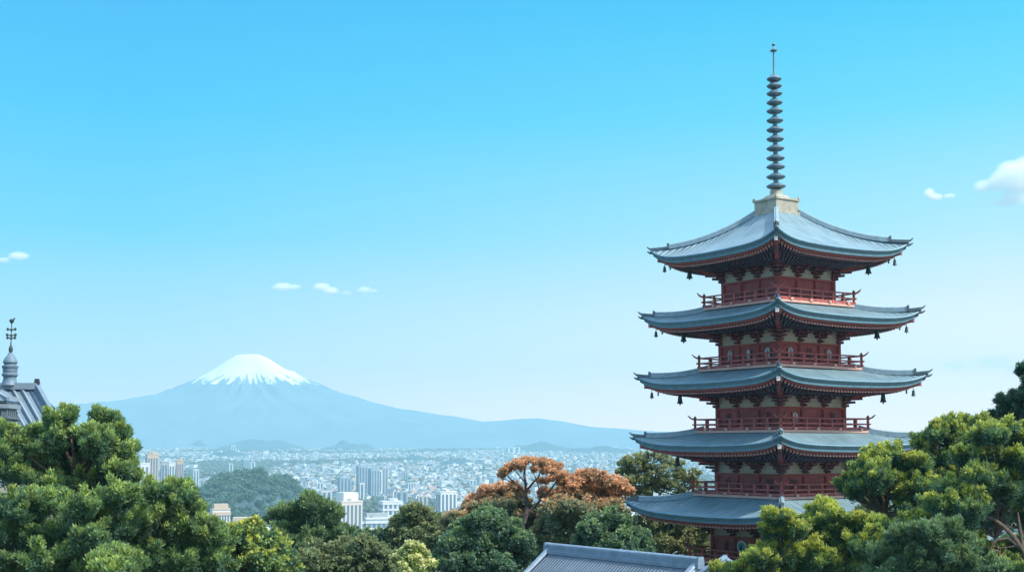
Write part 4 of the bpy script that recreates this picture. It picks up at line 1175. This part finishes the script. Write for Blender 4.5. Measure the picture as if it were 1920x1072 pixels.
tree('leafy_tree', 'massive leafy tree with pale brown limbs at the right edge', 45,
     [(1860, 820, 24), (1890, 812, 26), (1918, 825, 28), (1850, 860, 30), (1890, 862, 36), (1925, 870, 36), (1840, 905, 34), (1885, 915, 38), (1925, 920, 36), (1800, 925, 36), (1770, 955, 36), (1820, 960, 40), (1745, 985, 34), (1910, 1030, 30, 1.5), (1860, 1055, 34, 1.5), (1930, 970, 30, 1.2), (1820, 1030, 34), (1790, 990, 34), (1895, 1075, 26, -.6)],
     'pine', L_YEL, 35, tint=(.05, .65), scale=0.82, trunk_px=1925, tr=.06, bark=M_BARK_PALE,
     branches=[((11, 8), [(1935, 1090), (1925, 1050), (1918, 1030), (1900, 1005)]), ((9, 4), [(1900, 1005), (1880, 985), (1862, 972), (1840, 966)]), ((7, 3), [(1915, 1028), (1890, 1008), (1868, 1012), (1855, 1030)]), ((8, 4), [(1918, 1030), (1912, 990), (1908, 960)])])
tree('leafy_tree', 'dark blue green bush like tree in the lower right corner', 40,
     [(1740, 1000, 22), (1775, 1005, 28), (1720, 1030, 26), (1760, 1040, 36), (1805, 1035, 34), (1700, 1060, 30), (1745, 1075, 38), (1800, 1075, 40), (1845, 1075, 34), (1690, 1010, 24), (1665, 1045, 26), (1665, 1080, 26)],
     'pine', L_DARK, 36, tint=(.35, .55), scale=0.73, tr=.15)
tree('dark_pine', 'dark blue green conifer cut by the right edge of the picture', 62,
     [(1918, 750, 24), (1895, 755, 18), (1935, 720, 18), (1925, 695, 12), (1905, 775, 22), (1880, 780, 14), (1930, 780, 28), (1945, 750, 24)],
     'pine', L_BLUE, 37, tint=(.3, .5), scale=.9, gap=.25, tr=.2)

# filler trees on the slope behind the foreground
slope = [(70, 1040, 66), (470, 1015, 86), (600, 1030, 100), (690, 1030, 110), (760, 1030, 112), (850, 1000, 110), (1040, 1030, 104), (1340, 1010, 110), (1400, 1000, 112), (1510, 1010, 70), (1640, 960, 76), (1860, 930, 72), (1700, 1000, 66), (200, 1010, 62), (350, 1020, 60), (1930, 900, 64), (1048, 1012, 84), (1885, 1025, 57)]
lbs = ['filler crown at the far left under the big pine', 'dim green crown behind the yellow green tree', 'dim green crown behind the dark green tree', 'dim crown behind the clipped dark crown', 'dim crown behind the cream tipped bush',
       'dim crown left of the domed dark tree', 'dim crown between domed tree and hall roof', 'dim crown behind the pagoda base, left part', 'dim crown behind the pagoda wall', 'dim crown between the two yellow topped trees', 'shaded crown behind the rounded right tree',
       'shaded crown deep inside the right edge trees', 'shaded crown low between the right trees', 'shaded crown between the lower left pines', 'shaded crown behind the round green pine', 'shaded crown behind the massive right tree', 'dim crown just above the left end of the hall ridge', 'shaded crown behind the pale limbs at the right']
for i, (x, y, Yd) in enumerate(slope):
    rng = np.random.default_rng(100+i); s = 46*60/Yd
    lob = [(x + rng.normal()*s*.7, y + 20 + rng.normal()*s*.35 + q*6, s*(.55+.3*rng.random())) for q in range(7)]
    tree('slope_tree', lbs[i], Yd, lob, 'broad', [L_DARK, L_OLIVE, L_DARK][i % 3], 200+i, tint=(.1, .45), scale=1.5, group='shaded trees on the slope')

# ------------------------------------------------------------ clouds
def cloud(label, lobes, Y, dens=.02, seed=0, nz=.55, group='small white clouds'):
    """lobes: (px, py, rx, ry) in photograph pixels"""
    mp = Y/F
    x0 = min(l[0]-l[2]*1.5 for l in lobes); x1 = max(l[0]+l[2]*1.5 for l in lobes)
    y0 = min(l[1]-l[3]*1.7 for l in lobes); y1 = max(l[1]+l[3]*1.7 for l in lobes)
    c = at((x0+x1)/2, (y0+y1)/2, Y)
    dep = max(l[3] for l in lobes)*mp*1.8
    b = MB(); b.box((0, 0, 0), ((x1-x0)*mp, dep*2, (y1-y0)*mp))
    m = bpy.data.materials.new('cloud_vapour'); m.use_nodes = True; nt = m.node_tree; nt.nodes.clear()
    out = nt.nodes.new('ShaderNodeOutputMaterial'); pv = nt.nodes.new('ShaderNodeVolumePrincipled')
    pv.inputs['Color'].default_value = (1.0, 1.0, 1.0, 1); pv.inputs['Anisotropy'].default_value = 0.0
    t = nt.nodes.new('ShaderNodeTexCoord')
    prev = None
    def mt(op, a, bb=None, cc=None):
        q = nt.nodes.new('ShaderNodeMath'); q.operation = op
        for i, v in enumerate((a, bb, cc)):
            if v is None: continue
            if isinstance(v, (int, float)): q.inputs[i].default_value = v
            else: nt.links.new(v, q.inputs[i])
        return q.outputs[0]
    for (px, py, rx, ry) in lobes:
        q = at(px, py, Y) - c
        mpn = nt.nodes.new('ShaderNodeMapping'); mpn.vector_type = 'POINT'
        sx, sz = 1/(rx*mp), 1/(ry*mp); sy = 1/(ry*mp*1.5)
        mpn.inputs['Scale'].default_value = (sx, sy, sz); mpn.inputs['Location'].default_value = (-q.x*sx, 0, -q.z*sz)
        nt.links.new(t.outputs['Object'], mpn.inputs[0])
        ln = nt.nodes.new('ShaderNodeVectorMath'); ln.operation = 'LENGTH'; nt.links.new(mpn.outputs[0], ln.inputs[0])
        v = mt('SUBTRACT', 1.0, ln.outputs['Value'])
        prev = v if prev is None else mt('MAXIMUM', prev, v)
    n = nt.nodes.new('ShaderNodeTexNoise'); n.inputs['Scale'].default_value = 1/(max(l[3] for l in lobes)*mp*.75); n.inputs['Detail'].default_value = 5; n.inputs['Roughness'].default_value = .6
    n.noise_dimensions = '4D'; n.inputs['W'].default_value = seed
    nt.links.new(t.outputs['Object'], n.inputs['Vector'])
    v = mt('ADD', prev, mt('MULTIPLY', mt('SUBTRACT', n.outputs['Fac'], .5), nz*2))
    v = mt('MAXIMUM', v, 0.0)
    v = mt('MULTIPLY', mt('MINIMUM', mt('MULTIPLY', v, 1.6), 1.0), dens)
    nt.links.new(v, pv.inputs['Density']); nt.links.new(pv.outputs[0], out.inputs['Volume'])
    o = b.build('cloud', m, None, loc=c)
    tag(o, label, 'cloud', group)
CY = 13000
cloud('big white puffy cloud cut by the right edge', [(1893, 322, 26, 24), (1925, 322, 34, 32), (1842, 350, 19, 14), (1866, 345, 24, 16), (1880, 380, 22, 10), (1902, 372, 30, 15), (1905, 345, 34, 24), (1875, 335, 20, 20)], CY, .011, 1, nz=.38)
cloud('small ragged white cloud left of the big one', [(1742, 362, 10, 10), (1752, 369, 18, 8), (1780, 367, 14, 5)], CY, .03, 2)
cloud('faint cloud bank low at the right above the trees', [(1795, 685, 40, 14), (1865, 678, 50, 18), (1910, 690, 36, 16), (1740, 697, 40, 6)], CY, .0035, 3)
cloud('pale cloud at the left edge of the sky', [(35, 480, 22, 9), (8, 488, 16, 6)], CY, .025, 4)
cloud('leftmost cloud of the row above the mountain', [(530, 538, 22, 9), (550, 538, 16, 6)], CY, .03, 5)
cloud('brightest middle cloud of the row above the mountain', [(603, 538, 18, 9), (620, 545, 18, 8)], CY, .035, 6)
cloud('faintest right cloud of the row above the mountain', [(683, 543, 16, 7), (700, 545, 12, 4)], CY, .022, 7)
cloud('tiny wisp between the middle and right clouds', [(650, 549, 13, 5)], CY, .012, 8)

# ------------------------------------------------------------ haze
def build_haze():
    b = MB(); x0, x1, y0, y1, z0, z1 = -5900, 5900, -400, 10400, -30, 790
    b.box(((x0+x1)/2, (y0+y1)/2, (z0+z1)/2), (x1-x0, y1-y0, z1-z0))
    m = bpy.data.materials.new('haze_air'); m.use_nodes = True; nt = m.node_tree; nt.nodes.clear()
    out = nt.nodes.new('ShaderNodeOutputMaterial'); pv = nt.nodes.new('ShaderNodeVolumePrincipled')
    pv.inputs['Color'].default_value = (.36, .635, .76, 1); pv.inputs['Density'].default_value = .000145; pv.inputs['Anisotropy'].default_value = 0.0
    nt.links.new(pv.outputs[0], out.inputs['Volume'])
    tag(b.build('haze', m), kind='stuff')
build_haze()
